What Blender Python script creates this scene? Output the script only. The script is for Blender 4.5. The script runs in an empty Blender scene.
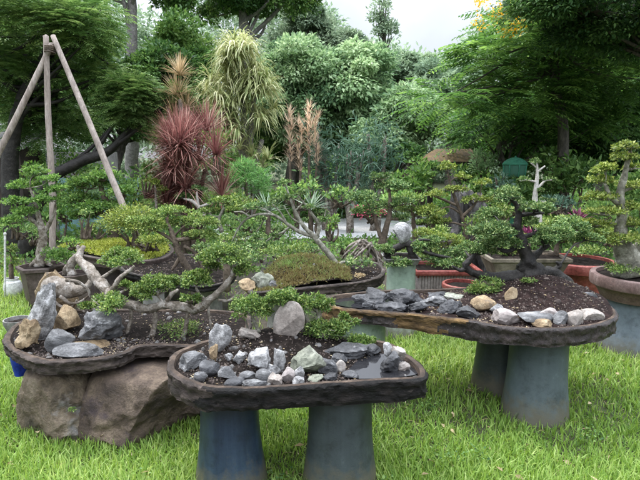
import bpy, bmesh, math, random
import numpy as np
from mathutils import Vector

# ------------------------------------------------------------------ basics
S = bpy.context.scene
C = S.collection
F, H, PITCH = 520.0, 1.55, math.radians(9.28)
R = math.radians
rng = np.random.default_rng(7)
random.seed(7)
CP, SP = math.cos(PITCH), math.sin(PITCH)

def ray(px, py):
    a = 240.0 - py
    return Vector((px - 320.0, F * CP + a * SP, -F * SP + a * CP))
def onz(px, py, z):
    r = ray(px, py); t = (z - H) / r.z
    return Vector((r.x * t, r.y * t, z))
def ony(px, py, Y):
    r = ray(px, py); t = Y / r.y
    return Vector((r.x * t, Y, H + r.z * t))
def mpp(Y):            # metres for one photo pixel at depth Y
    return Y / F

def link(o):
    C.objects.link(o); return o
def tag(o, label=None, cat=None, group=None, kind=None):
    if label: o['label'] = label
    if cat: o['category'] = cat
    if group: o['group'] = group
    if kind: o['kind'] = kind
    return o
def thing(name, label, cat, loc=(0, 0, 0), group=None):
    o = bpy.data.objects.new(name, None); link(o)
    o.location = loc; o.empty_display_size = 0.05
    return tag(o, label, cat, group)

class MB:
    def __init__(s): s.V = []; s.Fs = []; s.M = []; s.Rn = []; s.n = 0
    def add(s, V, faces, mi=0, rnd=None):
        V = np.asarray(V, float).reshape(-1, 3)
        if not isinstance(faces, list): faces = [faces]
        for f in faces:
            f = np.asarray(f, int)
            if f.size == 0: continue
            s.Fs.append(f + s.n); s.M.append(np.full(len(f), mi))
            s.Rn.append(np.full(len(f), 0.5) if rnd is None else np.broadcast_to(rnd, (len(f),)).copy())
        s.V.append(V); s.n += len(V)
        return s
    def build(s, name, mats, parent=None, smooth=True, sharp=None, origin=None):
        V = np.concatenate(s.V)
        if origin is not None: V = V - np.asarray(origin)
        me = bpy.data.meshes.new(name)
        me.vertices.add(len(V)); me.vertices.foreach_set('co', V.astype(np.float32).ravel())
        loops = np.concatenate([f.ravel() for f in s.Fs])
        tot = np.concatenate([np.full(len(f), f.shape[1]) for f in s.Fs])
        start = np.concatenate([[0], np.cumsum(tot)[:-1]])
        me.loops.add(len(loops)); me.loops.foreach_set('vertex_index', loops.astype(np.int32))
        me.polygons.add(len(tot)); me.polygons.foreach_set('loop_start', start.astype(np.int32))
        me.polygons.foreach_set('material_index', np.concatenate(s.M).astype(np.int32))
        me.polygons.foreach_set('use_smooth', np.full(len(tot), smooth))
        me.update(calc_edges=True)
        a = me.attributes.new('rnd', 'FLOAT', 'FACE')
        a.data.foreach_set('value', np.concatenate(s.Rn).astype(np.float32))
        if not isinstance(mats, (list, tuple)): mats = [mats]
        for m in mats: me.materials.append(m)
        if sharp is not None: me.set_sharp_from_angle(angle=R(sharp))
        o = bpy.data.objects.new(name, me); link(o)
        if parent is not None:
            o.parent = parent
            if origin is None: o.matrix_parent_inverse = parent.matrix_world.inverted() if False else o.matrix_parent_inverse
        return o

# world-space meshes under an Empty: subtract the Empty's location
def part(mb, name, mats, root, smooth=True, sharp=None):
    base = root
    loc = np.zeros(3)
    while base is not None:
        loc += np.asarray(base.location); base = base.parent
    return mb.build(name, mats, root, smooth, sharp, origin=loc)
def solo(mb, name, mats, loc, label, cat, group=None, kind=None, smooth=True, sharp=None):
    o = mb.build(name, mats, None, smooth, sharp, origin=np.asarray(loc)); o.location = loc
    return tag(o, label, cat, group, kind)

# ------------------------------------------------------------------ noise
def _h(ix, iy, iz, seed):
    n = (ix * 374761393 + iy * 668265263 + iz * 2147483647 + seed * 974634) & 0xffffffff
    n = ((n ^ (n >> 13)) * 1274126177) & 0xffffffff
    return ((n ^ (n >> 16)) & 0xffff) / 65535.0
def vnoise(P, freq=1.0, seed=0):
    P = np.asarray(P, float) * freq
    i = np.floor(P).astype(np.int64); f = P - i; f = f * f * (3 - 2 * f)
    out = 0
    for dx in (0, 1):
        for dy in (0, 1):
            for dz in (0, 1):
                w = (f[:, 0] if dx else 1 - f[:, 0]) * (f[:, 1] if dy else 1 - f[:, 1]) * (f[:, 2] if dz else 1 - f[:, 2])
                out = out + w * _h(i[:, 0] + dx, i[:, 1] + dy, i[:, 2] + dz, seed)
    return out * 2 - 1
def fbm(P, freq=1.0, oct=4, seed=0):
    o = 0; a = 1.0; t = 0
    for k in range(oct):
        o = o + a * vnoise(P, freq * 2 ** k, seed + k * 17); t += a; a *= 0.5
    return o / t

# ------------------------------------------------------------------ materials
MATS = {}
def newmat(name):
    m = bpy.data.materials.new(name); m.use_nodes = True
    nt = m.node_tree; nt.nodes.clear()
    return m, nt, nt.nodes, nt.links
def N(nt, t, **kw):
    n = nt.nodes.new(t)
    for k, v in kw.items():
        if k in n.inputs.keys(): n.inputs[k].default_value = v
        else: setattr(n, k, v)
    return n
def ramp(nt, stops):
    r = nt.nodes.new('ShaderNodeValToRGB'); e = r.color_ramp.elements
    while len(e) < len(stops): e.new(0.5)
    for k, (p, c) in enumerate(stops):
        e[k].position = p; e[k].color = (*c, 1) if len(c) == 3 else c
    return r
def leaf_mat(name, dark, mid, light, trans=0.35, rough=0.45, spread=1.0, spec=0.22):
    m, nt, nd, L = newmat(name)
    at = N(nt, 'ShaderNodeAttribute'); at.attribute_name = 'rnd'
    oi = N(nt, 'ShaderNodeObjectInfo')
    r = ramp(nt, [(0.0, dark), (0.5, mid), (1.0, light)])
    L.new(at.outputs['Fac'], r.inputs['Fac'])
    hs = N(nt, 'ShaderNodeHueSaturation')
    mr = N(nt, 'ShaderNodeMapRange'); mr.inputs['To Min'].default_value = 0.85; mr.inputs['To Max'].default_value = 1.15
    L.new(oi.outputs['Random'], mr.inputs['Value']); L.new(mr.outputs[0], hs.inputs['Value'])
    L.new(r.outputs['Color'], hs.inputs['Color'])
    p = N(nt, 'ShaderNodeBsdfPrincipled', Roughness=rough)
    p.inputs['Specular IOR Level'].default_value = spec
    L.new(hs.outputs['Color'], p.inputs['Base Color'])
    t = N(nt, 'ShaderNodeBsdfTranslucent')
    hs2 = N(nt, 'ShaderNodeHueSaturation', Hue=0.485, Saturation=1.1, Value=1.5)
    L.new(hs.outputs['Color'], hs2.inputs['Color']); L.new(hs2.outputs['Color'], t.inputs['Color'])
    mx = N(nt, 'ShaderNodeMixShader', Fac=trans)
    L.new(p.outputs[0], mx.inputs[1]); L.new(t.outputs[0], mx.inputs[2])
    o = N(nt, 'ShaderNodeOutputMaterial'); L.new(mx.outputs[0], o.inputs['Surface'])
    return m
def rough_mat(name, cols, scale=6.0, detail=8.0, bump=0.4, bscale=40.0, rough=(0.6, 0.9), spec=0.35, stretch=(1, 1, 1),
              spots=None, objrand=True, bdist=0.01, gen=False):
    """mottled stone / bark / soil: noise through a ramp, second fine noise, optional spot colour, bump"""
    m, nt, nd, L = newmat(name)
    tc = N(nt, 'ShaderNodeTexCoord')
    mp = N(nt, 'ShaderNodeMapping'); mp.inputs['Scale'].default_value = stretch
    L.new(tc.outputs['Object'], mp.inputs['Vector'])
    vec = mp.outputs[0]
    if objrand:
        oi = N(nt, 'ShaderNodeObjectInfo')
        mu = N(nt, 'ShaderNodeMath', operation='MULTIPLY'); mu.inputs[1].default_value = 37.0
        L.new(oi.outputs['Random'], mu.inputs[0]); L.new(mu.outputs[0], mp.inputs['Location'])
    n1 = N(nt, 'ShaderNodeTexNoise', Scale=scale, Detail=detail, Roughness=0.62)
    L.new(vec, n1.inputs['Vector'])
    r = ramp(nt, [(0.3 + 0.4 * k / (len(cols) - 1), c) for k, c in enumerate(cols)])
    L.new(n1.outputs['Fac'], r.inputs['Fac'])
    col = r.outputs['Color']
    n2 = N(nt, 'ShaderNodeTexNoise', Scale=bscale, Detail=6.0, Roughness=0.7)
    L.new(vec, n2.inputs['Vector'])
    mul = N(nt, 'ShaderNodeMix', data_type='RGBA', blend_type='MULTIPLY'); mul.inputs['Factor'].default_value = 0.7
    r2 = ramp(nt, [(0.32, (0.35, 0.35, 0.35)), (0.6, (1, 1, 1)), (0.8, (1.25, 1.25, 1.25))])
    L.new(n2.outputs['Fac'], r2.inputs['Fac'])
    L.new(col, mul.inputs[6]); L.new(r2.outputs['Color'], mul.inputs[7]); col = mul.outputs[2]
    if spots:
        sc, lo, hi, c = spots
        n3 = N(nt, 'ShaderNodeTexNoise', Scale=sc, Detail=7.0, Roughness=0.68)
        ad = N(nt, 'ShaderNodeVectorMath', operation='ADD'); ad.inputs[1].default_value = (5.1, 3.3, 9.7)
        L.new(vec, ad.inputs[0]); L.new(ad.outputs[0], n3.inputs['Vector'])
        rs = ramp(nt, [(lo, (0, 0, 0)), (hi, (1, 1, 1))]); L.new(n3.outputs['Fac'], rs.inputs['Fac'])
        mx = N(nt, 'ShaderNodeMix', data_type='RGBA'); L.new(rs.outputs['Color'], mx.inputs['Factor'])
        L.new(col, mx.inputs[6]); mx.inputs[7].default_value = (*c, 1); col = mx.outputs[2]
    p = N(nt, 'ShaderNodeBsdfPrincipled'); p.inputs['Specular IOR Level'].default_value = spec
    mr = N(nt, 'ShaderNodeMapRange'); mr.inputs['To Min'].default_value = rough[0]; mr.inputs['To Max'].default_value = rough[1]
    mr.inputs['From Min'].default_value = 0.3; mr.inputs['From Max'].default_value = 0.7
    L.new(n1.outputs['Fac'], mr.inputs['Value']); L.new(mr.outputs[0], p.inputs['Roughness'])
    L.new(col, p.inputs['Base Color'])
    if bump:
        b = N(nt, 'ShaderNodeBump', Strength=bump, Distance=bdist)
        sm = N(nt, 'ShaderNodeMath', operation='ADD'); L.new(n1.outputs['Fac'], sm.inputs[0]); L.new(n2.outputs['Fac'], sm.inputs[1])
        L.new(sm.outputs[0], b.inputs['Height']); L.new(b.outputs[0], p.inputs['Normal'])
    o = N(nt, 'ShaderNodeOutputMaterial'); L.new(p.outputs[0], o.inputs['Surface'])
    return m
def glaze_mat(name, top, bot, z0, z1, rough=0.45, streak=0.5):
    """glazed / painted cast pedestal: darker top paints in the shade under its load, vertical streaks, stains"""
    m, nt, nd, L = newmat(name)
    tc = N(nt, 'ShaderNodeTexCoord'); sx = N(nt, 'ShaderNodeSeparateXYZ'); L.new(tc.outputs['Object'], sx.inputs[0])
    mp = N(nt, 'ShaderNodeMapping'); mp.inputs['Scale'].default_value = (28, 28, 1.3); L.new(tc.outputs['Object'], mp.inputs['Vector'])
    n1 = N(nt, 'ShaderNodeTexNoise', Scale=1.0, Detail=5.0, Roughness=0.6); L.new(mp.outputs[0], n1.inputs['Vector'])
    n2 = N(nt, 'ShaderNodeTexNoise', Scale=7.0, Detail=12.0, Roughness=0.78); L.new(tc.outputs['Object'], n2.inputs['Vector'])
    mr = N(nt, 'ShaderNodeMapRange'); mr.inputs['From Min'].default_value = z0; mr.inputs['From Max'].default_value = z1
    L.new(sx.outputs['Z'], mr.inputs['Value'])
    ad = N(nt, 'ShaderNodeMath', operation='MULTIPLY_ADD'); ad.inputs[1].default_value = streak; L.new(n1.outputs['Fac'], ad.inputs[0]); L.new(mr.outputs[0], ad.inputs[2])
    sb = N(nt, 'ShaderNodeMath', operation='SUBTRACT'); sb.inputs[1].default_value = streak * 0.5; L.new(ad.outputs[0], sb.inputs[0])
    r = ramp(nt, [(0.05, bot), (0.95, top)]); L.new(sb.outputs[0], r.inputs['Fac'])  # height blend to a dark top stands in for shade below the slab
    r2 = ramp(nt, [(0.36, (0.35, 0.35, 0.35)), (0.5, (.95, .95, .95)), (0.6, (1.1, 1.1, 1.08)), (0.68, (1.9, 1.85, 1.75))]); L.new(n2.outputs['Fac'], r2.inputs['Fac'])
    mul = N(nt, 'ShaderNodeMix', data_type='RGBA', blend_type='MULTIPLY'); mul.inputs['Factor'].default_value = 0.75
    L.new(r.outputs['Color'], mul.inputs[6]); L.new(r2.outputs['Color'], mul.inputs[7])
    sp = N(nt, 'ShaderNodeMapRange'); sp.inputs['From Min'].default_value = 0.0; sp.inputs['From Max'].default_value = .22; sp.inputs['To Min'].default_value = .62; sp.inputs['To Max'].default_value = .0; L.new(sx.outputs['Z'], sp.inputs['Value'])
    n4 = N(nt, 'ShaderNodeTexNoise', Scale=16.0, Detail=10.0, Roughness=0.75); L.new(tc.outputs['Object'], n4.inputs['Vector'])
    aa = N(nt, 'ShaderNodeMath', operation='ADD'); L.new(sp.outputs[0], aa.inputs[0]); L.new(n4.outputs['Fac'], aa.inputs[1])
    rr = ramp(nt, [(.62, (0, 0, 0)), (.95, (.75, .75, .75))]); L.new(aa.outputs[0], rr.inputs['Fac'])
    dm = N(nt, 'ShaderNodeMix', data_type='RGBA'); L.new(rr.outputs['Color'], dm.inputs['Factor']); L.new(mul.outputs[2], dm.inputs[6]); dm.inputs[7].default_value = (.10, .085, .055, 1)
    p = N(nt, 'ShaderNodeBsdfPrincipled', Roughness=rough); L.new(dm.outputs[2], p.inputs['Base Color'])
    b = N(nt, 'ShaderNodeBump', Strength=0.5, Distance=0.008); L.new(n2.outputs['Fac'], b.inputs['Height']); L.new(b.outputs[0], p.inputs['Normal'])
    o = N(nt, 'ShaderNodeOutputMaterial'); L.new(p.outputs[0], o.inputs['Surface'])
    return m

LEAF = {
 'bonsai':  leaf_mat('bonsai_leaf', (0.028, 0.066, 0.016), (0.12, 0.205, 0.048), (0.42, 0.49, 0.17), 0.3, 0.38),
 'bonsai_y': leaf_mat('yellow_leaf', (0.045, 0.09, 0.02), (0.17, 0.24, 0.05), (0.45, 0.48, 0.16), 0.33, 0.4),
 'bonsai_d': leaf_mat('dark_bonsai_leaf', (0.022, 0.056, 0.02), (0.095, 0.18, 0.055), (0.38, 0.46, 0.19), 0.28, 0.38),
 'broad':   leaf_mat('broad_leaf', (0.038, 0.095, 0.028), (0.12, 0.235, 0.066), (0.30, 0.44, 0.14), 0.35, 0.45),
 'pale':    leaf_mat('pale_leaf', (0.085, 0.16, 0.08), (0.22, 0.345, 0.165), (0.45, 0.57, 0.34), 0.35, 0.5),
 'light':   leaf_mat('light_leaf', (0.04, 0.10, 0.025), (0.13, 0.25, 0.06), (0.33, 0.46, 0.15), 0.42, 0.45),
 'far':     leaf_mat('hazed_far_leaf', (0.125, 0.19, 0.125), (0.235, 0.32, 0.20), (0.38, 0.47, 0.32), 0.3, 0.6),  # distance haze painted into the leaf colour as paler, greyer tones
 'dark':    leaf_mat('dark_leaf', (0.016, 0.048, 0.016), (0.05, 0.12, 0.036), (0.14, 0.25, 0.075), 0.3, 0.5),
 'feather': leaf_mat('feather_leaf', (0.03, 0.08, 0.024), (0.09, 0.19, 0.05), (0.26, 0.42, 0.12), 0.5, 0.5),
 'needle':  leaf_mat('needle_leaf', (0.03, 0.072, 0.022), (0.088, 0.17, 0.05), (0.24, 0.34, 0.12), 0.3, 0.5),
 'feathery': leaf_mat('fern_leaf', (0.06, 0.16, 0.05), (0.13, 0.28, 0.09), (0.24, 0.42, 0.16), 0.4, 0.5),
 'blue':    leaf_mat('blue_leaf', (0.04, 0.085, 0.06), (0.085, 0.155, 0.105), (0.18, 0.27, 0.19), 0.25, 0.5),
 'agave':   leaf_mat('agave_leaf', (0.13, 0.20, 0.13), (0.23, 0.31, 0.21), (0.40, 0.47, 0.36), 0.15, 0.5),
 'red':     leaf_mat('red_leaf', (0.12, 0.05, 0.045), (0.31, 0.155, 0.13), (0.64, 0.46, 0.38), 0.3, 0.45),
 'tan':     leaf_mat('tan_leaf', (0.22, 0.17, 0.09), (0.42, 0.33, 0.19), (0.62, 0.53, 0.36), 0.3, 0.6),
 'strap':   leaf_mat('strap_leaf', (0.16, 0.22, 0.08), (0.40, 0.43, 0.21), (0.70, 0.69, 0.45), 0.3, 0.45),
 'purple':  leaf_mat('purple_leaf', (0.06, 0.015, 0.035), (0.14, 0.035, 0.07), (0.26, 0.08, 0.13), 0.25, 0.35),
 'pink':    leaf_mat('pink_petal', (0.55, 0.08, 0.16), (0.72, 0.16, 0.25), (0.85, 0.35, 0.4), 0.35, 0.5),
 'grass':   leaf_mat('grass_blade', (0.07, 0.145, 0.025), (0.205, 0.325, 0.065), (0.47, 0.56, 0.22), 0.4, 0.42),
 'moss':    leaf_mat('moss_leaf', (0.13, 0.17, 0.025), (0.29, 0.34, 0.055), (0.50, 0.53, 0.15), 0.3, 0.6),
 'brownmoss': leaf_mat('dry_moss', (0.10, 0.075, 0.03), (0.20, 0.165, 0.07), (0.18, 0.28, 0.08), 0.25, 0.7),
 'under':   leaf_mat('undergrowth_leaf', (0.03, 0.08, 0.02), (0.08, 0.17, 0.04), (0.20, 0.32, 0.10), 0.35, 0.5),
}
ROCK = {
 'white': rough_mat('white_rock', [(0.10, 0.10, 0.10), (0.35, 0.345, 0.345), (0.68, 0.68, 0.685)], 24, bump=1.0, bscale=95, spots=(22, 0.62, 0.72, (0.10, 0.10, 0.11))),
 'grey':  rough_mat('grey_rock', [(0.055, 0.055, 0.057), (0.16, 0.16, 0.164), (0.37, 0.37, 0.372)], 12, stretch=(1, 1, 2.6), bump=1.0, bscale=95, spots=(16, 0.60, 0.72, (0.55, 0.55, 0.56))),
 'dark':  rough_mat('dark_wet_rock', [(0.018, 0.018, 0.02), (0.055, 0.056, 0.062), (0.15, 0.15, 0.155)], 14, bump=0.9, bscale=80, rough=(0.22, 0.6), spec=0.5, spots=(14, 0.62, 0.75, (0.30, 0.30, 0.31))),
 'tan':   rough_mat('tan_rock', [(0.14, 0.09, 0.05), (0.33, 0.24, 0.14), (0.48, 0.38, 0.25)], 14, bump=1.0, bscale=80, spots=(15, 0.62, 0.72, (0.10, 0.09, 0.08))),
 'slab':  rough_mat('slab_rock', [(0.20, 0.17, 0.15), (0.32, 0.28, 0.25), (0.45, 0.42, 0.39)], 8, bump=0.6, bscale=60),
 'pink':  rough_mat('pink_rock', [(0.16, 0.135, 0.125), (0.32, 0.28, 0.265), (0.46, 0.42, 0.40)], 10, bump=0.5, bscale=60),
 'moss':  rough_mat('mossy_rock', [(0.10, 0.11, 0.08), (0.22, 0.23, 0.18), (0.38, 0.38, 0.33)], 9, bump=0.6, bscale=55, spots=(8, 0.55, 0.7, (0.10, 0.13, 0.05))),
 'boulder': rough_mat('brown_boulder', [(0.042, 0.029, 0.024), (0.135, 0.098, 0.073), (0.29, 0.22, 0.16)], 6, bump=1.0, bscale=70, spots=(4, 0.56, 0.66, (0.06, 0.043, 0.045)), rough=(0.5, 0.85), bdist=0.02),
 'boulder_t': rough_mat('tan_boulder', [(0.065, 0.05, 0.036), (0.19, 0.145, 0.10), (0.33, 0.27, 0.20)], 6, bump=1.0, bscale=60, spots=(6, 0.60, 0.72, (0.24, 0.225, 0.215)), rough=(0.45, 0.8), bdist=0.02),
 'pinnacle': rough_mat('pinnacle_rock', [(0.025, 0.023, 0.022), (0.10, 0.093, 0.094), (0.29, 0.275, 0.275)], 5, bump=0.9, bscale=18, stretch=(2.2, 2.2, 0.7), bdist=0.03),
}
BARK = {
 'pale': rough_mat('pale_bark', [(0.10, 0.08, 0.06), (0.28, 0.24, 0.20), (0.58, 0.54, 0.50)], 22, bump=1.0, bscale=90, spots=(20, 0.52, 0.60, (0.10, 0.078, 0.055))),
 'grey': rough_mat('grey_bark', [(0.08, 0.075, 0.055), (0.22, 0.21, 0.165), (0.45, 0.44, 0.38)], 20, bump=0.7, bscale=60, spots=(9, 0.58, 0.7, (0.11, 0.12, 0.06))),
 'brown': rough_mat('brown_bark', [(0.05, 0.037, 0.026), (0.12, 0.09, 0.065), (0.22, 0.17, 0.13)], 14, bump=0.9, bscale=60),
 'black': rough_mat('wet_black_bark', [(0.008, 0.007, 0.007), (0.022, 0.019, 0.017), (0.055, 0.05, 0.045)], 14, bump=0.9, bscale=60, rough=(0.35, 0.7)),
 'dead': rough_mat('dead_wood', [(0.35, 0.32, 0.28), (0.52, 0.49, 0.45), (0.66, 0.63, 0.6)], 14, bump=0.5, bscale=70),
 'bigtrunk': rough_mat('tree_bark', [(0.04, 0.035, 0.03), (0.10, 0.09, 0.075), (0.20, 0.18, 0.155)], 5, bump=0.9, bscale=20, stretch=(2, 2, 0.6), bdist=0.03),
 'palegrey': rough_mat('pale_tree_bark', [(0.15, 0.14, 0.13), (0.27, 0.255, 0.24), (0.4, 0.38, 0.36)], 5, bump=0.7, bscale=20, bdist=0.02),
 'pole': rough_mat('weathered_pole', [(0.20, 0.16, 0.135), (0.33, 0.275, 0.24), (0.46, 0.40, 0.36)], 6, bump=0.6, bscale=30, stretch=(3, 3, 0.5)),
}
SOIL = rough_mat('dark_soil', spec=.08, cols= [(0.006, 0.0045, 0.004), (0.017, 0.013, 0.011), (0.042, 0.033, 0.028)], scale=18, bump=1.0, bscale=90, rough=(0.8, 1.0), objrand=False)
SOILRED = rough_mat('red_soil', spec=.08, cols= [(0.009, 0.0055, 0.005), (0.026, 0.016, 0.0145), (0.06, 0.039, 0.035)], scale=24, bump=1.0, bscale=120, objrand=False)
GRAVELM = rough_mat('grey_gravel', [(0.07, 0.065, 0.06), (0.16, 0.15, 0.145), (0.30, 0.29, 0.28)], 30, bump=0.9, bscale=120, objrand=False)
CRUMB = rough_mat('soil_crumb', [(0.02, 0.014, 0.012), (0.07, 0.05, 0.043), (0.22, 0.18, 0.15)], 30, bump=0.5, bscale=90)
def slab_mat(name, cols, topc, sx=2.5):
    return rough_mat(name, cols, 8, bump=1.0, bscale=30, stretch=(1.2, 1.2, 3.6), rough=(0.5, 0.95), spec=0.25, objrand=False, bdist=0.012, spots=(11, 0.63, 0.72, topc))
SLAB_DK = slab_mat('dark_bark_slab', [(0.003, 0.0028, 0.0028), (0.009, 0.0078, 0.0072), (0.034, 0.028, 0.025)], (0.05, 0.042, 0.036))
SLAB_BR = slab_mat('brown_bark_slab', [(0.03, 0.018, 0.010), (0.13, 0.08, 0.035), (0.27, 0.17, 0.075)], (0.05, 0.035, 0.03))
SLAB_FL = rough_mat('flecked_bark_slab', [(0.010, 0.008, 0.008), (0.034, 0.025, 0.023), (0.08, 0.06, 0.056)], 7, bump=1.0, bscale=34, stretch=(2.2, 2.2, 1.2), rough=(0.3, 0.75), spec=0.45, objrand=False, bdist=0.012, spots=(30, 0.64, 0.70, (0.36, 0.33, 0.32)))
SLAB_GR = slab_mat('grey_bark_slab', [(0.016, 0.012, 0.011), (0.055, 0.042, 0.036), (0.14, 0.11, 0.095)], (0.17, 0.14, 0.12))
RIM_BR = slab_mat('wet_brown_rim', [(0.018, 0.012, 0.009), (0.065, 0.045, 0.033), (0.17, 0.125, 0.095)], (0.04, 0.032, 0.028))
RIM_DK = slab_mat('wet_dark_rim', [(0.02, 0.017, 0.015), (0.055, 0.046, 0.04), (0.13, 0.11, 0.1)], (0.16, 0.14, 0.13))
def water_mat():
    m, nt, nd, L = newmat('still_water')
    tc = N(nt, 'ShaderNodeTexCoord'); n = N(nt, 'ShaderNodeTexNoise', Scale=26.0, Detail=3.0); L.new(tc.outputs['Object'], n.inputs['Vector'])
    b = N(nt, 'ShaderNodeBump', Strength=0.12, Distance=0.004); L.new(n.outputs['Fac'], b.inputs['Height'])
    p = N(nt, 'ShaderNodeBsdfPrincipled', Roughness=0.04, IOR=1.33); p.inputs['Base Color'].default_value = (0.018, 0.018, 0.02, 1)
    p.inputs['Specular IOR Level'].default_value = 0.9
    L.new(b.outputs[0], p.inputs['Normal'])
    o = N(nt, 'ShaderNodeOutputMaterial'); L.new(p.outputs[0], o.inputs['Surface']); return m
WATER = water_mat()

# ------------------------------------------------------------------ shape makers
def crom(P, n=6, closed=False):
    P = [np.asarray(p, float) for p in P]; m = len(P); out = []
    segs = m if closed else m - 1
    for i in range(segs):
        p1, p2 = P[i], P[(i + 1) % m]
        p0 = P[(i - 1) % m] if closed or i > 0 else 2 * p1 - p2
        p3 = P[(i + 2) % m] if closed or i + 2 < m else 2 * p2 - p1
        for k in range(n):
            t = k / n
            out.append(0.5 * (2 * p1 + (p2 - p0) * t + (2 * p0 - 5 * p1 + 4 * p2 - p3) * t * t + (3 * p1 - p0 - 3 * p2 + p3) * t ** 3))
    if not closed: out.append(P[-1])
    return np.array(out)
def tube(P, rad, seg=8, n=5, amp=0.12, nf=None, seed=0, cap=True):
    """tapered, slightly knobbly limb through the points P with radii rad"""
    rad = list(rad) if hasattr(rad, '__len__') else [rad] * len(P)
    Q = crom([np.append(np.asarray(p, float), r) for p, r in zip(P, rad)], n)
    X, r = Q[:, :3], np.maximum(Q[:, 3], 0.0004)
    T = np.gradient(X, axis=0); T /= np.linalg.norm(T, axis=1)[:, None] + 1e-9
    u = np.cross(T[0], (0.31, 0.27, 0.91)); u /= np.linalg.norm(u) + 1e-9
    V = []; ang = np.linspace(0, 2 * np.pi, seg, endpoint=False)
    for i in range(len(X)):
        u = u - T[i] * np.dot(u, T[i]); u /= np.linalg.norm(u) + 1e-9
        w = np.cross(T[i], u)
        V.append(X[i] + r[i] * (np.cos(ang)[:, None] * u + np.sin(ang)[:, None] * w))
    V = np.array(V)
    if amp:
        f = nf or 0.9 / max(r.mean(), 1e-4)
        nz = vnoise(V.reshape(-1, 3), f, seed) + 0.5 * vnoise(V.reshape(-1, 3), f * 2.3, seed + 5) + (.35 * vnoise(V.reshape(-1, 3), f * 5, seed + 7) if seg > 9 else 0)
        V = X[:, None, :] + (V - X[:, None, :]) * (1 + amp * nz.reshape(len(X), seg, 1))
    k = len(X); i, j = np.meshgrid(np.arange(k - 1), np.arange(seg), indexing='ij')
    a = i * seg + j; b = i * seg + (j + 1) % seg
    f = [np.stack([a, b, b + seg, a + seg], -1).reshape(-1, 4)]
    V = V.reshape(-1, 3)
    if cap:
        V = np.vstack([V, X[0] - T[0] * r[0] * .3, X[-1] + T[-1] * r[-1] * .6]); c0, c1 = k * seg, k * seg + 1
        jj = np.arange(seg)
        f.append(np.stack([np.full(seg, c0), (jj + 1) % seg, jj], -1))
        f.append(np.stack([np.full(seg, c1), (k - 1) * seg + jj, (k - 1) * seg + (jj + 1) % seg], -1))
    return V, f
def lathe(prof, seg=48, sx=1.0, sy=1.0, z0=0.0, c=(0, 0), rot=0.0, sq=0):
    """revolve (r, z) profile; sq = number of flat sides for polygonal pots"""
    prof = np.array(prof, float); n = len(prof)
    if sq: seg = sq
    a = np.linspace(0, 2 * np.pi, seg, endpoint=False) + rot
    V = np.stack([c[0] + prof[:, 0, None] * np.cos(a) * sx, c[1] + prof[:, 0, None] * np.sin(a) * sy, np.broadcast_to(prof[:, 1, None] + z0, (n, seg))], -1)
    i, j = np.meshgrid(np.arange(n - 1), np.arange(seg), indexing='ij')
    q = i * seg + j; b = i * seg + (j + 1) % seg
    return V.reshape(-1, 3), [np.stack([q, b, b + seg, q + seg], -1).reshape(-1, 4)]
def box(c, s, rz=0.0, taper=1.0):
    x, y, z = np.asarray(s) / 2
    V = np.array([[-x * taper, -y * taper, -z], [x * taper, -y * taper, -z], [x * taper, y * taper, -z], [-x * taper, y * taper, -z], [-x, -y, z], [x, -y, z], [x, y, z], [-x, y, z]])
    co, si = math.cos(rz), math.sin(rz)
    V = np.stack([V[:, 0] * co - V[:, 1] * si, V[:, 0] * si + V[:, 1] * co, V[:, 2]], -1) + np.asarray(c)
    return V, np.array([[0, 3, 2, 1], [4, 5, 6, 7], [0, 1, 5, 4], [1, 2, 6, 5], [2, 3, 7, 6], [3, 0, 4, 7]])
ICO = {}
def ico(sub):
    if sub not in ICO:
        bm = bmesh.new(); bmesh.ops.create_icosphere(bm, subdivisions=sub, radius=1.0)
        ICO[sub] = (np.array([v.co[:] for v in bm.verts]), np.array([[v.index for v in f.verts] for f in bm.faces])); bm.free()
    return ICO[sub]
def rock_arr(size, seed, sub=4, cuts=11, rough=0.16, rz=0.0, tilt=0.0, pw=0):
    r = np.random.default_rng(seed); V, f = ico(sub); V = V.copy()
    if pw: V = V / ((np.abs(V) ** pw).sum(1) ** (1 / pw))[:, None]
    for k in range(cuts):
        d = r.normal(size=3); d /= np.linalg.norm(d); o = r.uniform(.5, .88) * (1.32 if pw else 1)
        e = np.maximum(V @ d - o, 0); V -= d * e[:, None]
    n = V / np.linalg.norm(V, axis=1)[:, None]
    V = V + n * (rough * fbm(V + seed * 3.1, 1.7, 5, seed) + rough * .5 * fbm(V + 7.7, 5.0, 4, seed + 3) - rough * .45 * np.abs(vnoise(V + 2.2, 3.1, seed + 6)))[:, None]
    V /= np.abs(V).max(0)
    V = V * np.asarray(size) / 2
    c, s = math.cos(tilt), math.sin(tilt)
    V = np.stack([V[:, 0] * c + V[:, 2] * s, V[:, 1], -V[:, 0] * s + V[:, 2] * c], -1)
    c, s = math.cos(rz), math.sin(rz)
    return np.stack([V[:, 0] * c - V[:, 1] * s, V[:, 0] * s + V[:, 1] * c, V[:, 2]], -1), f
def unit(v): return v / (np.linalg.norm(v, axis=-1, keepdims=True) + 1e-9)
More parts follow.
